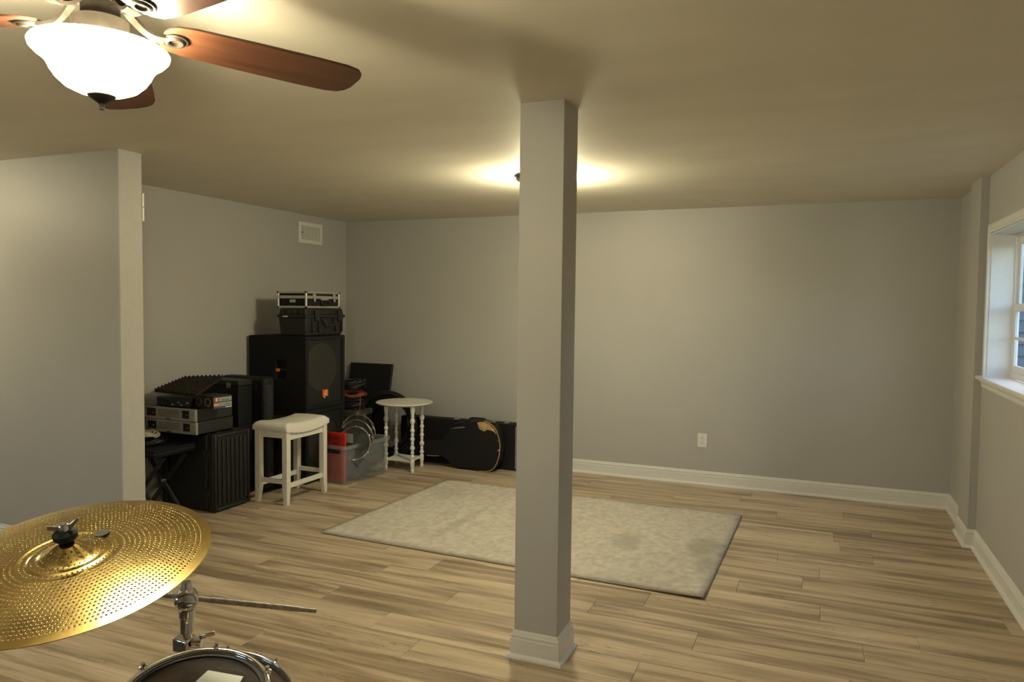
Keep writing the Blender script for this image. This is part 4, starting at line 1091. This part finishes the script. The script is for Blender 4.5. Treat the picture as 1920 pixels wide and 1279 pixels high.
# ------------------------------------------------------------------ clear storage bin and what is in it
BO = Vector((-3.478, 4.898, 0)); BX = Vector((-0.995, 0.10, 0)).normalized(); BY = Vector((0.101, 0.995, 0)).normalized()
def bp_(a, b, z): return BO + BX * a + BY * b + Vector((0, 0, z))      # a: across from the near right corner, b: along
def bin_():
    off = tuple(bp_(0.14, 0.31, 0))
    t = thing('storage_bin', 'milky clear plastic storage bin full of drum parts beside the white stool', 'bin', off)
    Lx, Ly, Hh = 0.283, 0.602, 0.325
    def loop(z, ins, r):
        pts = []
        for (cx, cy, a0) in ((Lx - ins - r, Ly - ins - r, 0), (ins + r, Ly - ins - r, 90), (ins + r, ins + r, 180), (Lx - ins - r, ins + r, 270)):
            for k in range(7):
                a = math.radians(a0 + 15 * k); pts.append(bp_(cx + r * math.cos(a), cy + r * math.sin(a), z))
        return pts
    rows = [loop(0.004, 0.040, 0.02), loop(0.004, 0.030, 0.03), loop(0.012, 0.024, 0.036), loop(0.15, 0.016, 0.038), loop(Hh - 0.03, 0.009, 0.04)]
    m = MB(off); n = len(rows[0]); vs = [v for r in rows for v in r]; fs = [tuple(range(n))]
    for i in range(len(rows) - 1):
        for k in range(n): fs.append((i*n+k, i*n+(k+1) % n, (i+1)*n+(k+1) % n, (i+1)*n+k))
    m.add(vs, fs); m.build('tub', M_bin, t, smooth=True, angle=60)
    rr = [loop(Hh - 0.03, 0.008, 0.04), loop(Hh - 0.03, -0.006, 0.05), loop(Hh, -0.006, 0.05), loop(Hh, 0.006, 0.04)]
    m = MB(off); vs = [v for r in rr for v in r]; fs = []
    for i in range(4):
        for k in range(n): fs.append((i*n+k, i*n+(k+1) % n, ((i+1) % 4)*n+(k+1) % n, ((i+1) % 4)*n+k))
    m.add(vs, fs); m.build('rim', M_bin, t, smooth=True, angle=40)
    F = Matrix.Translation(BO) @ Matrix((( -BX.x, BY.x, 0, 0), (-BX.y, BY.y, 0, 0), (0, 0, 1, 0), (0, 0, 0, 1)))
    MB(off).box(-0.255, -0.045, -0.012, -0.004, Hh - 0.062, Hh - 0.028, F).build('end_handle', M_dkgrey, t, bevel=0.003)
bin_()
def drum_bag():
    off = tuple(bp_(0.155, 0.075, 0.010))
    t = thing('drumhead_bag', 'red printed drumhead package standing in the near end of the clear bin', 'package', off)
    F = Matrix.Translation(BO) @ Matrix(((-BX.x, BY.x, 0, 0), (-BX.y, BY.y, 0, 0), (0, 0, 1, 0), (0, 0, 0, 1)))
    def P(u, v, w): return F @ Vector((-0.255 + u * 0.20, 0.056 + w + 0.004 * math.sin(u * 5 + v * 3), 0.014 + v * 0.402 + 0.008 * u))
    m = MB(off); n = 10; N = n + 1
    m.grid(n, n, lambda u, v: P(u, v, 0)); k0 = len(m.v); m.grid(n, n, lambda u, v: P(u, v, 0.018))
    ring = [i for i in range(N)] + [j * N + n for j in range(1, N)] + [n * N + i for i in range(n - 1, -1, -1)] + [j * N for j in range(n - 1, 0, -1)]
    for a, b in zip(ring, ring[1:] + ring[:1]): m.f.append((a, b, k0 + b, k0 + a))
    m.build('package', M_red, t, smooth=True, angle=50)
    cx, cz = -0.160, 0.372
    pts = []
    for k in range(36):
        a = 2 * PI * k / 36; pts.append(F @ Vector((cx + 0.078 * math.cos(a), 0.0515, cz + 0.028 * math.sin(a))))
    MB(off).tube(pts, 0.0018, 5, closed=True).build('oval_outline', M_ink, t)
    o = (F @ Vector((cx, 0.0505, cz)))
    text_part('EVANS', 'lettering', 0.040, M_ink, t, frame_mat(o, -BX, (0, 0, 1)), off, squash=0.95)
    o = (F @ Vector((cx + 0.02, 0.0505, cz - 0.041)))
    text_part('drumheads', 'lettering', 0.017, M_ink, t, frame_mat(o, -BX, (0, 0, 1)), off)
drum_bag()
def hoop(c, R, nrm, label, lugs):
    n = Vector(nrm).normalized(); q = n.to_track_quat('Z', 'Y').to_matrix()
    t = thing('drum_hoop', label, 'drum hoop', c, 'chrome drum hoops in the bin')
    MB(c).lathe([(R - 0.004, -0.012), (R + 0.002, -0.012), (R + 0.002, 0.008), (R + 0.008, 0.010), (R + 0.008, 0.013), (R - 0.002, 0.013), (R - 0.002, -0.008)], c, 56, q, closed=True).build('hoop', M_chrome, t, smooth=True, angle=40)
    MB(c).lathe([(0.0, 0.0), (R - 0.003, 0.0)], c, 48, q).build('clear_head', M_head, t)
    for k in range(lugs):
        a = 2 * PI * (k + 0.5) / lugs
        MB(c).lathe([(0.0055, 0), (0.0055, 0.010), (0.003, 0.012), (0.003, 0.018), (0, 0.018)], tuple(Vector(c) + q @ Vector(((R + 0.009) * math.cos(a), (R + 0.009) * math.sin(a), 0.006))), 8, q).build('lug_screw', M_chrome, t, smooth=True)
    return t
hoop((-3.520, 5.145, 0.401), 0.148, (0.13, -0.99, 0.05), 'largest chrome drum hoop, rearmost of three in the clear bin', 6)
hoop((-3.500, 5.095, 0.372), 0.138, (0.16, -0.98, 0.12), 'middle chrome drum hoop of the three in the clear bin', 6)
hh = hoop((-3.482, 5.045, 0.330), 0.132, (0.20, -0.96, 0.22), 'front chrome drum hoop with white label in the clear bin', 6)
MB(tuple(hh.location)).box(-3.56, -3.485, 5.018, 5.020, 0.335, 0.41).build('white_label', M_grey2, hh)
def disc(c, R, th, nrm, name, label, cat, m):
    q = Vector(nrm).normalized().to_track_quat('Z', 'Y').to_matrix()
    t = thing(name, label, cat, c)
    MB(c).lathe([(0, 0), (R * 0.96, 0), (R, th * 0.3), (R, th * 0.7), (R * 0.96, th), (R * 0.5, th * 1.05), (0, th * 1.1)], c, 40, q).build('pad', m, t, smooth=True, angle=35)
    MB(c).lathe([(R * 0.30, th * 1.06), (R * 0.33, th * 1.2), (R * 0.36, th * 1.06)], c, 32, q, closed=True).build('ring', M_dkgrey, t, smooth=True)
disc(tuple(bp_(0.110, 0.215, 0.102)), 0.100, 0.030, (0.80, -0.50, 0.30), 'practice_pad', 'round black drum pad leaning inside the near half of the clear bin', 'drum pad', M_black)
disc(tuple(bp_(0.110, 0.45, 0.195)), 0.105, 0.026, (0.80, -0.45, 0.45), 'practice_pad', 'round black drum pad inside the far half of the clear bin', 'drum pad', M_black)
def cloth_lump(c, rx, ry, rz, name, label, cat, m, seed):
    rnd = random.Random(seed); ph = [rnd.uniform(0, 6) for _ in range(6)]
    mb = MB(c); nu, nv = 28, 14
    def fn(u, v):
        a, b = 2 * PI * u, PI * v
        w = 1 + 0.10 * math.sin(3 * a + ph[0]) * math.sin(b) + 0.07 * math.sin(5 * a + 4 * b + ph[1]) + 0.04 * math.sin(9 * b + ph[2])
        q = bp_(0, 0, 0) - BO
        d = BX * (rx * w * math.sin(b) * math.cos(a)) + BY * (ry * w * math.sin(b) * math.sin(a))
        return Vector(c) + d + Vector((0, 0, max(-rz * 0.9, rz * w * math.cos(b))))
    mb.grid(nu, nv, fn)
    o = mb.build(name, m, None, smooth=True, angle=180)
    tag(o, label, cat)
cloth_lump(tuple(bp_(0.145, 0.545, 0.046)), 0.085, 0.06, 0.044, 'folded_cloth', 'tan cloth bundled in the far bottom of the clear bin', 'cloth', M_cloth, 2)
cloth_lump(tuple(bp_(0.145, 0.33, 0.050)), 0.09, 0.10, 0.045, 'dark_cloth', 'dark cloth bundled in the middle bottom of the clear bin', 'cloth', mat('dark_violet_cloth', (0.035, 0.026, 0.034), 0.9, var=0.3), 4)
coil('cable_coil', tuple(bp_(0.145, 0.15, 0.045)), 0.062, 5, 0.006, M_cable, 'black cable coil on the bottom of the clear bin', 'cable', stack=0.04, spread=0.010, seed=31)

# ------------------------------------------------------------------ guitar cases
def long_case():
    x0, x1, y0, y1, z1 = -3.635, -2.442, 6.02, 6.14, 0.418
    off = ((x0 + x1) / 2, (y0 + y1) / 2, 0)
    t = thing('keyboard_case', 'long rectangular black case standing on edge against the back wall', 'case', off)
    ym = y0 + 0.045
    MB(off).box(x0, x1, ym + 0.001, y1, 0, z1).build('body', M_tolex, t, bevel=0.005)
    MB(off).box(x0, x1, y0, ym - 0.001, 0, z1).build('lid', M_tolex, t, bevel=0.005)
    MB(off).box(x0 + 0.066, x0 + 0.071, y0 - 0.002, y0 + 0.001, 0.19, z1 - 0.005).build('edge_trim', M_alu, t)
    MB(off).box(x1 - 0.012, x1 - 0.006, y0 - 0.002, y0 + 0.001, 0.02, z1 - 0.02).build('edge_trim', M_alu, t)
    for xx in (-3.06, -2.555):
        l = MB(off).box(xx - 0.022, xx + 0.022, y0 + 0.015, ym + 0.02, z1, z1 + 0.006).build('latch', M_alu, t, bevel=0.001)
        MB(off).tube([(xx - 0.012, ym, z1 + 0.005), (xx - 0.006, ym, z1 + 0.022), (xx + 0.010, ym, z1 + 0.020), (xx + 0.014, ym, z1 + 0.005)], 0.0025, 6).build('latch_wire', M_chrome, l, smooth=True)
    MB(off).tube([(-2.93, ym, z1 + 0.002), (-2.925, ym, z1 + 0.016), (-2.90, ym, z1 + 0.022), (-2.79, ym, z1 + 0.022), (-2.765, ym, z1 + 0.016), (-2.76, ym, z1 + 0.002)], 0.009, 8).build('handle', M_black, t, smooth=True)
long_case()
def guitar_case():
    raw = [(-2.536, 0.225), (-2.55, 0.319), (-2.582, 0.393), (-2.634, 0.437), (-2.697, 0.453), (-2.781, 0.447), (-2.866, 0.424), (-2.952, 0.394), (-3.028, 0.352), (-3.080, 0.292), (-3.126, 0.240),
           (-3.22, 0.228), (-3.31, 0.224), (-3.352, 0.215), (-3.354, 0.115), (-3.31, 0.102), (-3.22, 0.100), (-3.118, 0.104), (-3.058, 0.077), (-3.003, 0.030), (-2.938, 0.012), (-2.841, 0.018), (-2.777, 0.010), (-2.692, 0.004), (-2.609, 0.030), (-2.558, 0.109)]
    # smooth the outline (closed Catmull-Rom)
    pts = []; n = len(raw)
    for i in range(n):
        p0, p1, p2, p3 = (Vector(raw[(i + k) % n]) for k in (-1, 0, 1, 2))
        for s in (0, 0.25, 0.5, 0.75):
            pts.append(0.5 * ((2 * p1) + (p2 - p0) * s + (2 * p0 - 5 * p1 + 4 * p2 - p3) * s * s + (3 * p1 - p0 - 3 * p2 + p3) * s ** 3))
    zmin = min(p.y for p in pts); poly = [(p.x, p.y - zmin + 0.001) for p in pts]
    yf, yb = 5.862, 5.985
    off = (-2.9, 5.92, 0)
    t = thing('guitar_case', 'worn black guitar shaped case with tan scuffed edges lying on its side', 'case', off)
    ym = yf + 0.045
    fn = lambda u, v, d: (u, d, v)
    MB(off).prism(poly, fn, ym + 0.001, yb).build('body', M_tolex, t, bevel=0.008, seg=3)
    MB(off).prism(poly, fn, yf, ym - 0.001).build('lid', M_tolex, t, bevel=0.008, seg=3)
    # scuffed tan piping along the wide end and patches of bare wood
    def pip(i0, i1, name, r):
        q = [(poly[i % len(poly)][0], yf + 0.003, poly[i % len(poly)][1]) for i in range(i0, i1)]
        MB(off).tube(q, r, 6).build(name, M_tan, t, smooth=True)
    pip(-14, 17, 'scuffed_piping', 0.0038)
    pip(62, 68, 'scuffed_piping', 0.003)
    pp = [(-2.760, 0.432), (-2.735, 0.444), (-2.690, 0.446), (-2.640, 0.430), (-2.592, 0.388), (-2.572, 0.345), (-2.600, 0.370), (-2.650, 0.382), (-2.690, 0.376), (-2.735, 0.402)]
    MB(off).prism(pp, fn, yf - 0.0022, yf - 0.0004).build('bare_wood_patch', M_tan, t)
    pg = [(-2.752, 0.410), (-2.70, 0.378), (-2.664, 0.374), (-2.690, 0.362), (-2.735, 0.380)]
    MB(off).prism(pg, fn, yf - 0.0015, yf - 0.0003).build('torn_cover', M_grey2, t)
    sc = [(-3.03, 0.360), (-2.97, 0.378), (-2.89, 0.392), (-2.87, 0.384), (-2.93, 0.372), (-2.98, 0.366)]
    MB(off).prism(sc, fn, yf - 0.006, yf - 0.0004).build('latch', M_steel, t, bevel=0.001)
    for k, (x, z) in enumerate(((-2.548, 0.29), (-2.508, 0.29), (-2.530, 0.20), (-2.500, 0.21))):
        MB(off).lathe([(0.006, 0), (0.005, 0.003), (0, 0.004)], (min(x, -2.553) if k % 2 == 0 else x - 0.045, yf - 0.0005, z), 10, Matrix.Rotation(PI / 2, 3, 'X')).build('stud', M_tan, t, smooth=True)
    MB(off).box(-2.70, -2.60, yf + 0.03, yf + 0.065, poly[20][1] - 0.004 if False else 0.440, 0.452).build('hinge', M_steel, t)
    MB(off).tube([(-3.00, ym, 0.375), (-2.99, ym - 0.005, 0.400), (-2.95, ym - 0.006, 0.418), (-2.90, ym, 0.418)], 0.007, 8).build('handle', M_black, t, smooth=True)
guitar_case()

# ------------------------------------------------------------------ drum kit in the foreground
CC = Vector((-1.190, 0.869, 1.018)); CN = Vector((0.0651, -0.218, 1.0)).normalized(); CQ = CN.to_track_quat('Z', 'Y').to_matrix()
def cymbal():
    R = 0.229
    def hz(r):
        bell = 0.026 * (0.5 + 0.5 * math.cos(PI * min(1, r / 0.056)))
        return bell + 0.018 * (1 - (r / R) ** 2.0) - (0.0022 if 0.060 < r < 0.080 else 0) * math.sin(PI * (r - 0.060) / 0.020)
    t = thing('cymbal', 'golden cymbal pierced with rings of small holes on the drum kit stand', 'cymbal', tuple(CC))
    m = MB((0, 0, 0)); vs, fs = m.v, m.f
    def P(r, a): return Vector((r * math.cos(a), r * math.sin(a), hz(r)))
    def ring(r0, r1, n):
        k0 = len(m.v)
        for k in range(n):
            a = 2 * PI * k / n; m.v.append(P(r0, a)); m.v.append(P(r1, a))
        for k in range(n):
            l = (k + 1) % n; m.f.append((k0+2*k, k0+2*k+1, k0+2*l+1, k0+2*l))
    rim = {}
    def holes(r0, r1, n, rad, stag):
        rm, da = (r0 + r1) / 2, 2 * PI / n
        for k in range(n):
            a = (k + stag) * da; k0 = len(m.v)
            for (u, v) in ((-1, -1), (0, -1), (1, -1), (1, 0), (1, 1), (0, 1), (-1, 1), (-1, 0)):
                m.v.append(P(rm + u * (r1 - r0) / 2, a + v * da / 2))
            an = [math.atan2((-1, -1, -1, 0, 1, 1, 1, 0)[j], (-1, 0, 1, 1, 1, 0, -1, -1)[j]) for j in range(8)]
            for rr in (rad * 1.45, rad):
                for j in range(8):
                    m.v.append(P(rm + rr * math.cos(an[j]), a + rr * math.sin(an[j]) / rm))
            for j in range(8):
                l = (j + 1) % 8; m.f.append((k0+j, k0+l, k0+8+l, k0+8+j)); m.f.append((k0+8+j, k0+8+l, k0+16+l, k0+16+j))
            c = P(rm, a)
            for j in range(8):
                rim[k0 + 16 + j] = (c - m.v[k0 + 16 + j]).normalized()
    for a, b in ((0.006, 0.014), (0.014, 0.022)): ring(a, b, 64)
    r = 0.022; k = 0
    for w in [0.0075] * 5:
        holes(r, r + w, max(16, int(2 * PI * r / 0.0075)), 0.0013, (k % 2) * 0.5); r += w; k += 1
    for a, b in ((r, 0.0625),): ring(a, b, 96)
    r = 0.0625
    for w in [0.0078] * 2:
        holes(r, r + w, 54 if k % 2 else 56, 0.0016, (k % 2) * 0.5); r += w; k += 1
    ring(r, 0.082, 96); r = 0.082
    n = 16; w = (0.2135 - r) / n
    for i in range(n):
        rm = r + w / 2
        holes(r, r + w, int(2 * PI * rm / 0.0072), 0.00175, (i % 2) * 0.5); r += w
    for a, b in ((r, 0.218), (0.218, 0.224), (0.224, R)): ring(a, b, 128)
    nv = len(m.v); th = Vector((0, 0, -0.0011))
    def slope(r): return (hz(r + 0.0004) - hz(max(0.0, r - 0.0004))) / (r + 0.0004 - max(0.0, r - 0.0004))
    def nrm(p):
        r = math.hypot(p.x, p.y); d = slope(r)
        return Vector((-d * p.x / max(r, 1e-6), -d * p.y / max(r, 1e-6), 1)).normalized()
    N = [(nrm(p) + rim[i] * 1.1).normalized() if i in rim else nrm(p) for i, p in enumerate(m.v)]
    top_f = []
    for f in m.f:
        p = [m.v[i] for i in f]
        up = (p[1] - p[0]).cross(p[2] - p[0]).z
        top_f.append(f if up > 0 else tuple(reversed(f)))
    vs2 = m.v + [p + th for p in m.v]
    fs2 = top_f + [tuple(i + nv for i in reversed(f)) for f in top_f]
    N2 = N + [-q for q in N]
    k0 = len(vs2); nr = 128
    for k in range(nr):
        p = P(R, 2 * PI * k / nr); vs2 += [p, p + th]
        q = Vector((p.x, p.y, 0)).normalized(); N2 += [q, q]
    for k in range(nr):
        l = (k + 1) % nr; fs2.append((k0 + 2*k, k0 + 2*k + 1, k0 + 2*l + 1, k0 + 2*l))
    me = bpy.data.meshes.new('bronze_disc'); me.from_pydata(vs2, [], fs2); me.materials.append(M_brass)
    for p in me.polygons: p.use_smooth = True
    me.normals_split_custom_set_from_vertices(N2)
    o = bpy.data.objects.new('bronze_disc', me); COL.objects.link(o)
    o.parent = t
    st = MB().lathe([(0, 0.0003), (0.0125, 0.0003), (0.0125, 0.0014), (0, 0.0016)], (0.012, 0.072, hz(0.074) + 0.0022), 24)
    s_ = st.build('round_sticker', M_ink, None); s_.parent = t
    t.rotation_mode = 'QUATERNION'; t.rotation_quaternion = CN.to_track_quat('Z', 'Y')
    return hz
cymbal()
def cymbal_stand():
    T = Vector((-1.213, 1.144, 0.851)); E_ = Vector((-1.115, 1.447, 0.722))
    off = (T.x, T.y, 0)
    t = thing('cymbal_stand', 'chrome cymbal stand with tilter, boom arm and wing clamp behind the drum', 'stand', off)
    ax = (E_ - T).normalized(); Bm = T - ax * 0.235
    S0 = CC - CN * 0.055; S1 = CC + CN * 0.070
    MB(off).tube([Bm, T - ax * 0.02, T + ax * 0.02, E_], 0.0055, 10).build('boom_arm', M_steel, t, smooth=True)
    L_ = (E_ - T).length
    for a, b in ((0.16, 0.36), (0.38, 0.60), (0.62, 0.86)):
        MB(off).cyl(T + ax * L_ * a, T + ax * L_ * b, 0.0066, n=12).build('boom_sleeve', M_steel, t, smooth=True)
    # upper tilter that carries the cymbal
    MB(off).cyl(Bm - Vector((0.016, 0, 0)), Bm + Vector((0.016, 0, 0)), 0.017, n=20).build('tilter_knuckle', M_chrome, t, smooth=True, bevel=0.002)
    MB(off).tube([Bm, Bm.lerp(S0, 0.6), S0, S1], 0.0042, 8).build('cymbal_rod', M_chrome, t, smooth=True)
    hz0 = 0.042
    MB(off).lathe([(0.0045, -0.018), (0.012, -0.018), (0.017, -0.012), (0.017, -0.004), (0.0045, -0.004)], tuple(CC + CN * (hz0 - 0.004)), 20, CQ).build('lower_felt', M_felt, t, smooth=True)
    MB(off).lathe([(0.0045, 0.0), (0.015, 0.0), (0.019, 0.004), (0.0195, 0.013), (0.015, 0.017), (0.0045, 0.017)], tuple(CC + CN * (hz0 + 0.003)), 24, CQ).build('upper_felt', M_felt, t, smooth=True)
    wn_ = CC + CN * (hz0 + 0.024)
    MB(off).lathe([(0.0043, -0.004), (0.009, -0.004), (0.009, 0.006), (0.006, 0.010), (0.0043, 0.010)], tuple(wn_), 16, CQ).build('wing_nut', M_chrome, t, smooth=True)
    side = Vector((0.80, 0.60, 0)); side = (side - CN * side.dot(CN)).normalized()
    for s in (-1, 1):
        a = wn_ + side * 0.006 * s; b = wn_ + side * 0.026 * s + CN * (0.017 if s > 0 else 0.006)
        w = CN.cross(side) * 0.0022; hgt = CN * 0.006
        MB(off).hexa([a - w - hgt, a + w - hgt, a + w + hgt, a - w + hgt], [b - w - hgt * .7, b + w - hgt * .7, b + w + hgt * .7, b - w + hgt * .7]).build('wing', M_chrome, t, bevel=0.0015)
    # big ratchet tilter at the top of the pole
    ky = Vector((cr[0], cr[1], 0)).normalized(); fw = Vector((-ky.y, ky.x, 0))
    tl = MB(off).lathe([(0.0, -0.017), (0.019, -0.017), (0.0235, -0.012), (0.0245, 0.0), (0.0235, 0.012), (0.019, 0.017), (0.0, 0.017)], tuple(T - Vector((0, 0, 0.004))), 28, (fw * -1 + ky * 0.45).normalized().to_track_quat('Z', 'Y').to_matrix()).build('tilter_drum', M_chrome, t, smooth=True, angle=30)
    MB(off).lathe([(0.012, 0.017), (0.016, 0.018), (0.017, 0.022), (0.012, 0.024), (0.0, 0.024)], tuple(T - Vector((0, 0, 0.004))), 20, (fw * -1 + ky * 0.45).normalized().to_track_quat('Z', 'Y').to_matrix()).build('ratchet_cap', M_chrome, tl, smooth=True)
    MB(off).cyl(T + Vector((0, 0, 0.012)), T + Vector((0, 0, 0.034)), 0.014, 0.009, n=18).build('boom_clamp', M_chrome, t, smooth=True)
    P0 = T - Vector((0, 0, 0.026))
    MB(off).lathe([(0.0165, 0), (0.0165, -0.014), (0.0145, -0.016), (0.0145, -0.048), (0.0100, -0.050)], tuple(P0), 24).build('pole_socket', M_chrome, t, smooth=True, angle=30)
    MB(off).cyl((T.x, T.y, P0.z - 0.05), (T.x, T.y, 0.40), 0.0098, n=20).build('upper_pole', M_chrome, t, smooth=True)
    MB(off).cyl((T.x, T.y, 0.47), (T.x, T.y, 0.14), 0.0140, n=20).build('lower_pole', M_chrome, t, smooth=True)
    # multi clamp with wing bolt that also carries the tom
    zc = 0.752
    cl = MB(off).box(T.x - 0.026, T.x + 0.016, T.y - 0.017, T.y + 0.017, zc - 0.018, zc + 0.014).build('multi_clamp', M_chrome, t, bevel=0.005, seg=3)
    a = Vector((T.x + 0.016, T.y, zc + 0.004))
    MB(off).cyl(a, a + ky * 0.020, 0.010, n=16).build('wing_bolt', M_chrome, cl, smooth=True)
    for k, (dz, ln) in enumerate(((0.012, 0.030), (0.004, -0.012))):
        b = a + ky * 0.014 + Vector((0, 0, dz)); c2 = b + ky * 0.034 * (1 if k == 0 else 0.2) + Vector((0, 0, 0.010 if k == 0 else -0.026))
        w = fw * 0.003; hgt = Vector((0, 0, 0.006))
        MB(off).hexa([b - w - hgt, b + w - hgt, b + w + hgt, b - w + hgt], [c2 - w - hgt * .8, c2 + w - hgt * .8, c2 + w + hgt * .8, c2 - w + hgt * .8]).build('wing', M_chrome, cl, bevel=0.002)
    MB(off).tube([(T.x, T.y, zc - 0.012), (T.x + 0.03, T.y - 0.012, zc - 0.06), (T.x + 0.045, T.y - 0.03, zc - 0.10), (-1.158, 1.099, zc - 0.12)], 0.0062, 10).build('tom_arm', M_chrome, t, smooth=True)
    for k in range(3):
        a = math.radians(75 + 120 * k); d = Vector((math.cos(a), math.sin(a), 0))
        MB(off).tube([Vector((T.x, T.y, 0.34)) + d * 0.014, Vector((T.x, T.y, 0.012)) + d * 0.24], 0.006, 8).build('tripod_leg', M_chrome, t, smooth=True)
        MB(off).tube([Vector((T.x, T.y, 0.16)) + d * 0.012, Vector((T.x, T.y, 0.155)) + d * 0.135], 0.004, 6).build('leg_brace', M_chrome, t, smooth=True)
        MB(off).lathe([(0.010, 0), (0.013, 0.010), (0.009, 0.026), (0, 0.028)], tuple(Vector((T.x, T.y, 0)) + d * 0.245), 12).build('rubber_foot', M_black, t, smooth=True)
    MB(off).lathe([(0.0165, 0.44), (0.019, 0.445), (0.019, 0.475), (0.0165, 0.48)], (T.x, T.y, 0), 18).build('height_collar', M_chrome, t, smooth=True)
cymbal_stand()
def drum(c, nrm, R, depth, label, cat_name, shell_m, legs=False, lugs=6):
    n = Vector(nrm).normalized(); q = n.to_track_quat('Z', 'Y').to_matrix(); c = Vector(c)
    off = (c.x, c.y, 0) if legs else tuple(c)
    t = thing(cat_name, label, 'drum', off)
    MB(off).lathe([(R - 0.006, -0.006), (R - 0.006, -depth), (R - 0.012, -depth), (R - 0.012, -0.006)], tuple(c), 64, q, closed=True).build('shell', shell_m, t, smooth=True, angle=40)
    MB(off).lathe([(0.0, 0.0), (R - 0.010, 0.0), (R - 0.003, -0.004)], tuple(c), 64, q).build('drum_head', M_head, t, smooth=True, angle=60)
    hp = [(R - 0.002, -0.014), (R + 0.001, -0.014), (R + 0.001, 0.004)] + [(R + 0.002 + 0.0048 * math.cos(q_), 0.008 + 0.0048 * math.sin(q_)) for q_ in [math.radians(d_) for d_ in range(-40, 231, 30)]] + [(R - 0.002, 0.004)]
    MB(off).lathe(hp, tuple(c), 72, q, closed=True).build('hoop', M_chrome, t, smooth=True, angle=35)
    MB(off).lathe([(R - 0.010, 0.0), (R - 0.0105, 0.004), (R - 0.003, 0.004), (R - 0.003, 0.0)], tuple(c), 72, q, closed=True).build('head_collar', M_dkgrey, t, smooth=True)
    MB(off).lathe([(r, -depth - z) for r, z in hp], tuple(c), 64, q, closed=True).build('bottom_hoop', M_chrome, t, smooth=True, angle=35)
    for k in range(lugs):
        a = 2 * PI * (k + 0.2) / lugs
        u = Vector(((R + 0.006) * math.cos(a), (R + 0.006) * math.sin(a), 0))
        MB(off).lathe([(0.005, -0.006), (0.0075, 0.008), (0.0075, 0.013), (0.004, 0.015), (0.004, 0.022), (0, 0.022)], tuple(c + q @ u), 10, q).build('tension_rod', M_chrome, t, smooth=True)
        MB(off).cyl(c + q @ (u + Vector((0, 0, -0.006))), c + q @ (u + Vector((0, 0, -depth + 0.006))), 0.003, n=6).build('tension_rod', M_chrome, t, smooth=True)
        lu = Vector(((R + 0.002) * math.cos(a), (R + 0.002) * math.sin(a), -depth / 2))
        MB(off).cyl(c + q @ (lu + Vector((0, 0, -0.025))), c + q @ (lu + Vector((0, 0, 0.025))), 0.008, n=10).build('lug', M_chrome, t, smooth=True)
    if legs:
        for k in range(3):
            a = math.radians(30 + 120 * k); d = Vector((math.cos(a), math.sin(a), 0))
            p = c + q @ Vector(((R + 0.012) * math.cos(a), (R + 0.012) * math.sin(a), -0.08))
            MB(off).tube([p, Vector((p.x, p.y, 0.20)), Vector((p.x, p.y, 0.10)) + d * 0.008, Vector((p.x, p.y, 0.01)) + d * 0.03], 0.005, 8).build('leg', M_chrome, t, smooth=True)
            MB(off).lathe([(0.009, 0), (0.010, 0.012), (0.007, 0.022), (0, 0.022)], tuple(Vector((p.x, p.y, 0)) + d * 0.032), 10).build('rubber_foot', M_black, t, smooth=True)
    return t, q, c
tm, tq, tc_ = drum((-1.0495, 1.005, 0.7365), (0.1459, -0.1425, 1.0), 0.129, 0.19, 'small chrome rimmed tom drum with clear head below the cymbal', 'tom_drum', M_maple)
def on_head(u, v, h=0.001): return tc_ + tq @ Vector((u, v, h))
def patch():
    # pale folded paper lying on the head, towards the far right side
    off = tuple(on_head(0.02, 0.03))
    P = [Vector(p) for p in ((-1.082, 1.072), (-1.012, 1.092), (-0.990, 1.030), (-1.075, 1.005))]
    n = tq @ Vector((0, 0, 1))
    def lift(p, h): 
        d = (tc_ - Vector((p.x, p.y, 0))); z = (n.x * d.x + n.y * d.y + n.z * tc_.z) / n.z
        return Vector((p.x, p.y, z + h))
    o = MB(off).hexa([lift(p, 0.0012) for p in P], [lift(p, 0.0032) for p in P]).build('folded_paper', M_paper, None)
    tag(o, 'pale square of paper lying on the clear head of the small tom', 'paper')
patch()
drum((-1.395, 1.427, 0.449), (0.25, -0.06, 1.0), 0.180, 0.26, 'larger chrome rimmed floor tom standing behind the small tom', 'floor_tom', M_maple, legs=True, lugs=8)
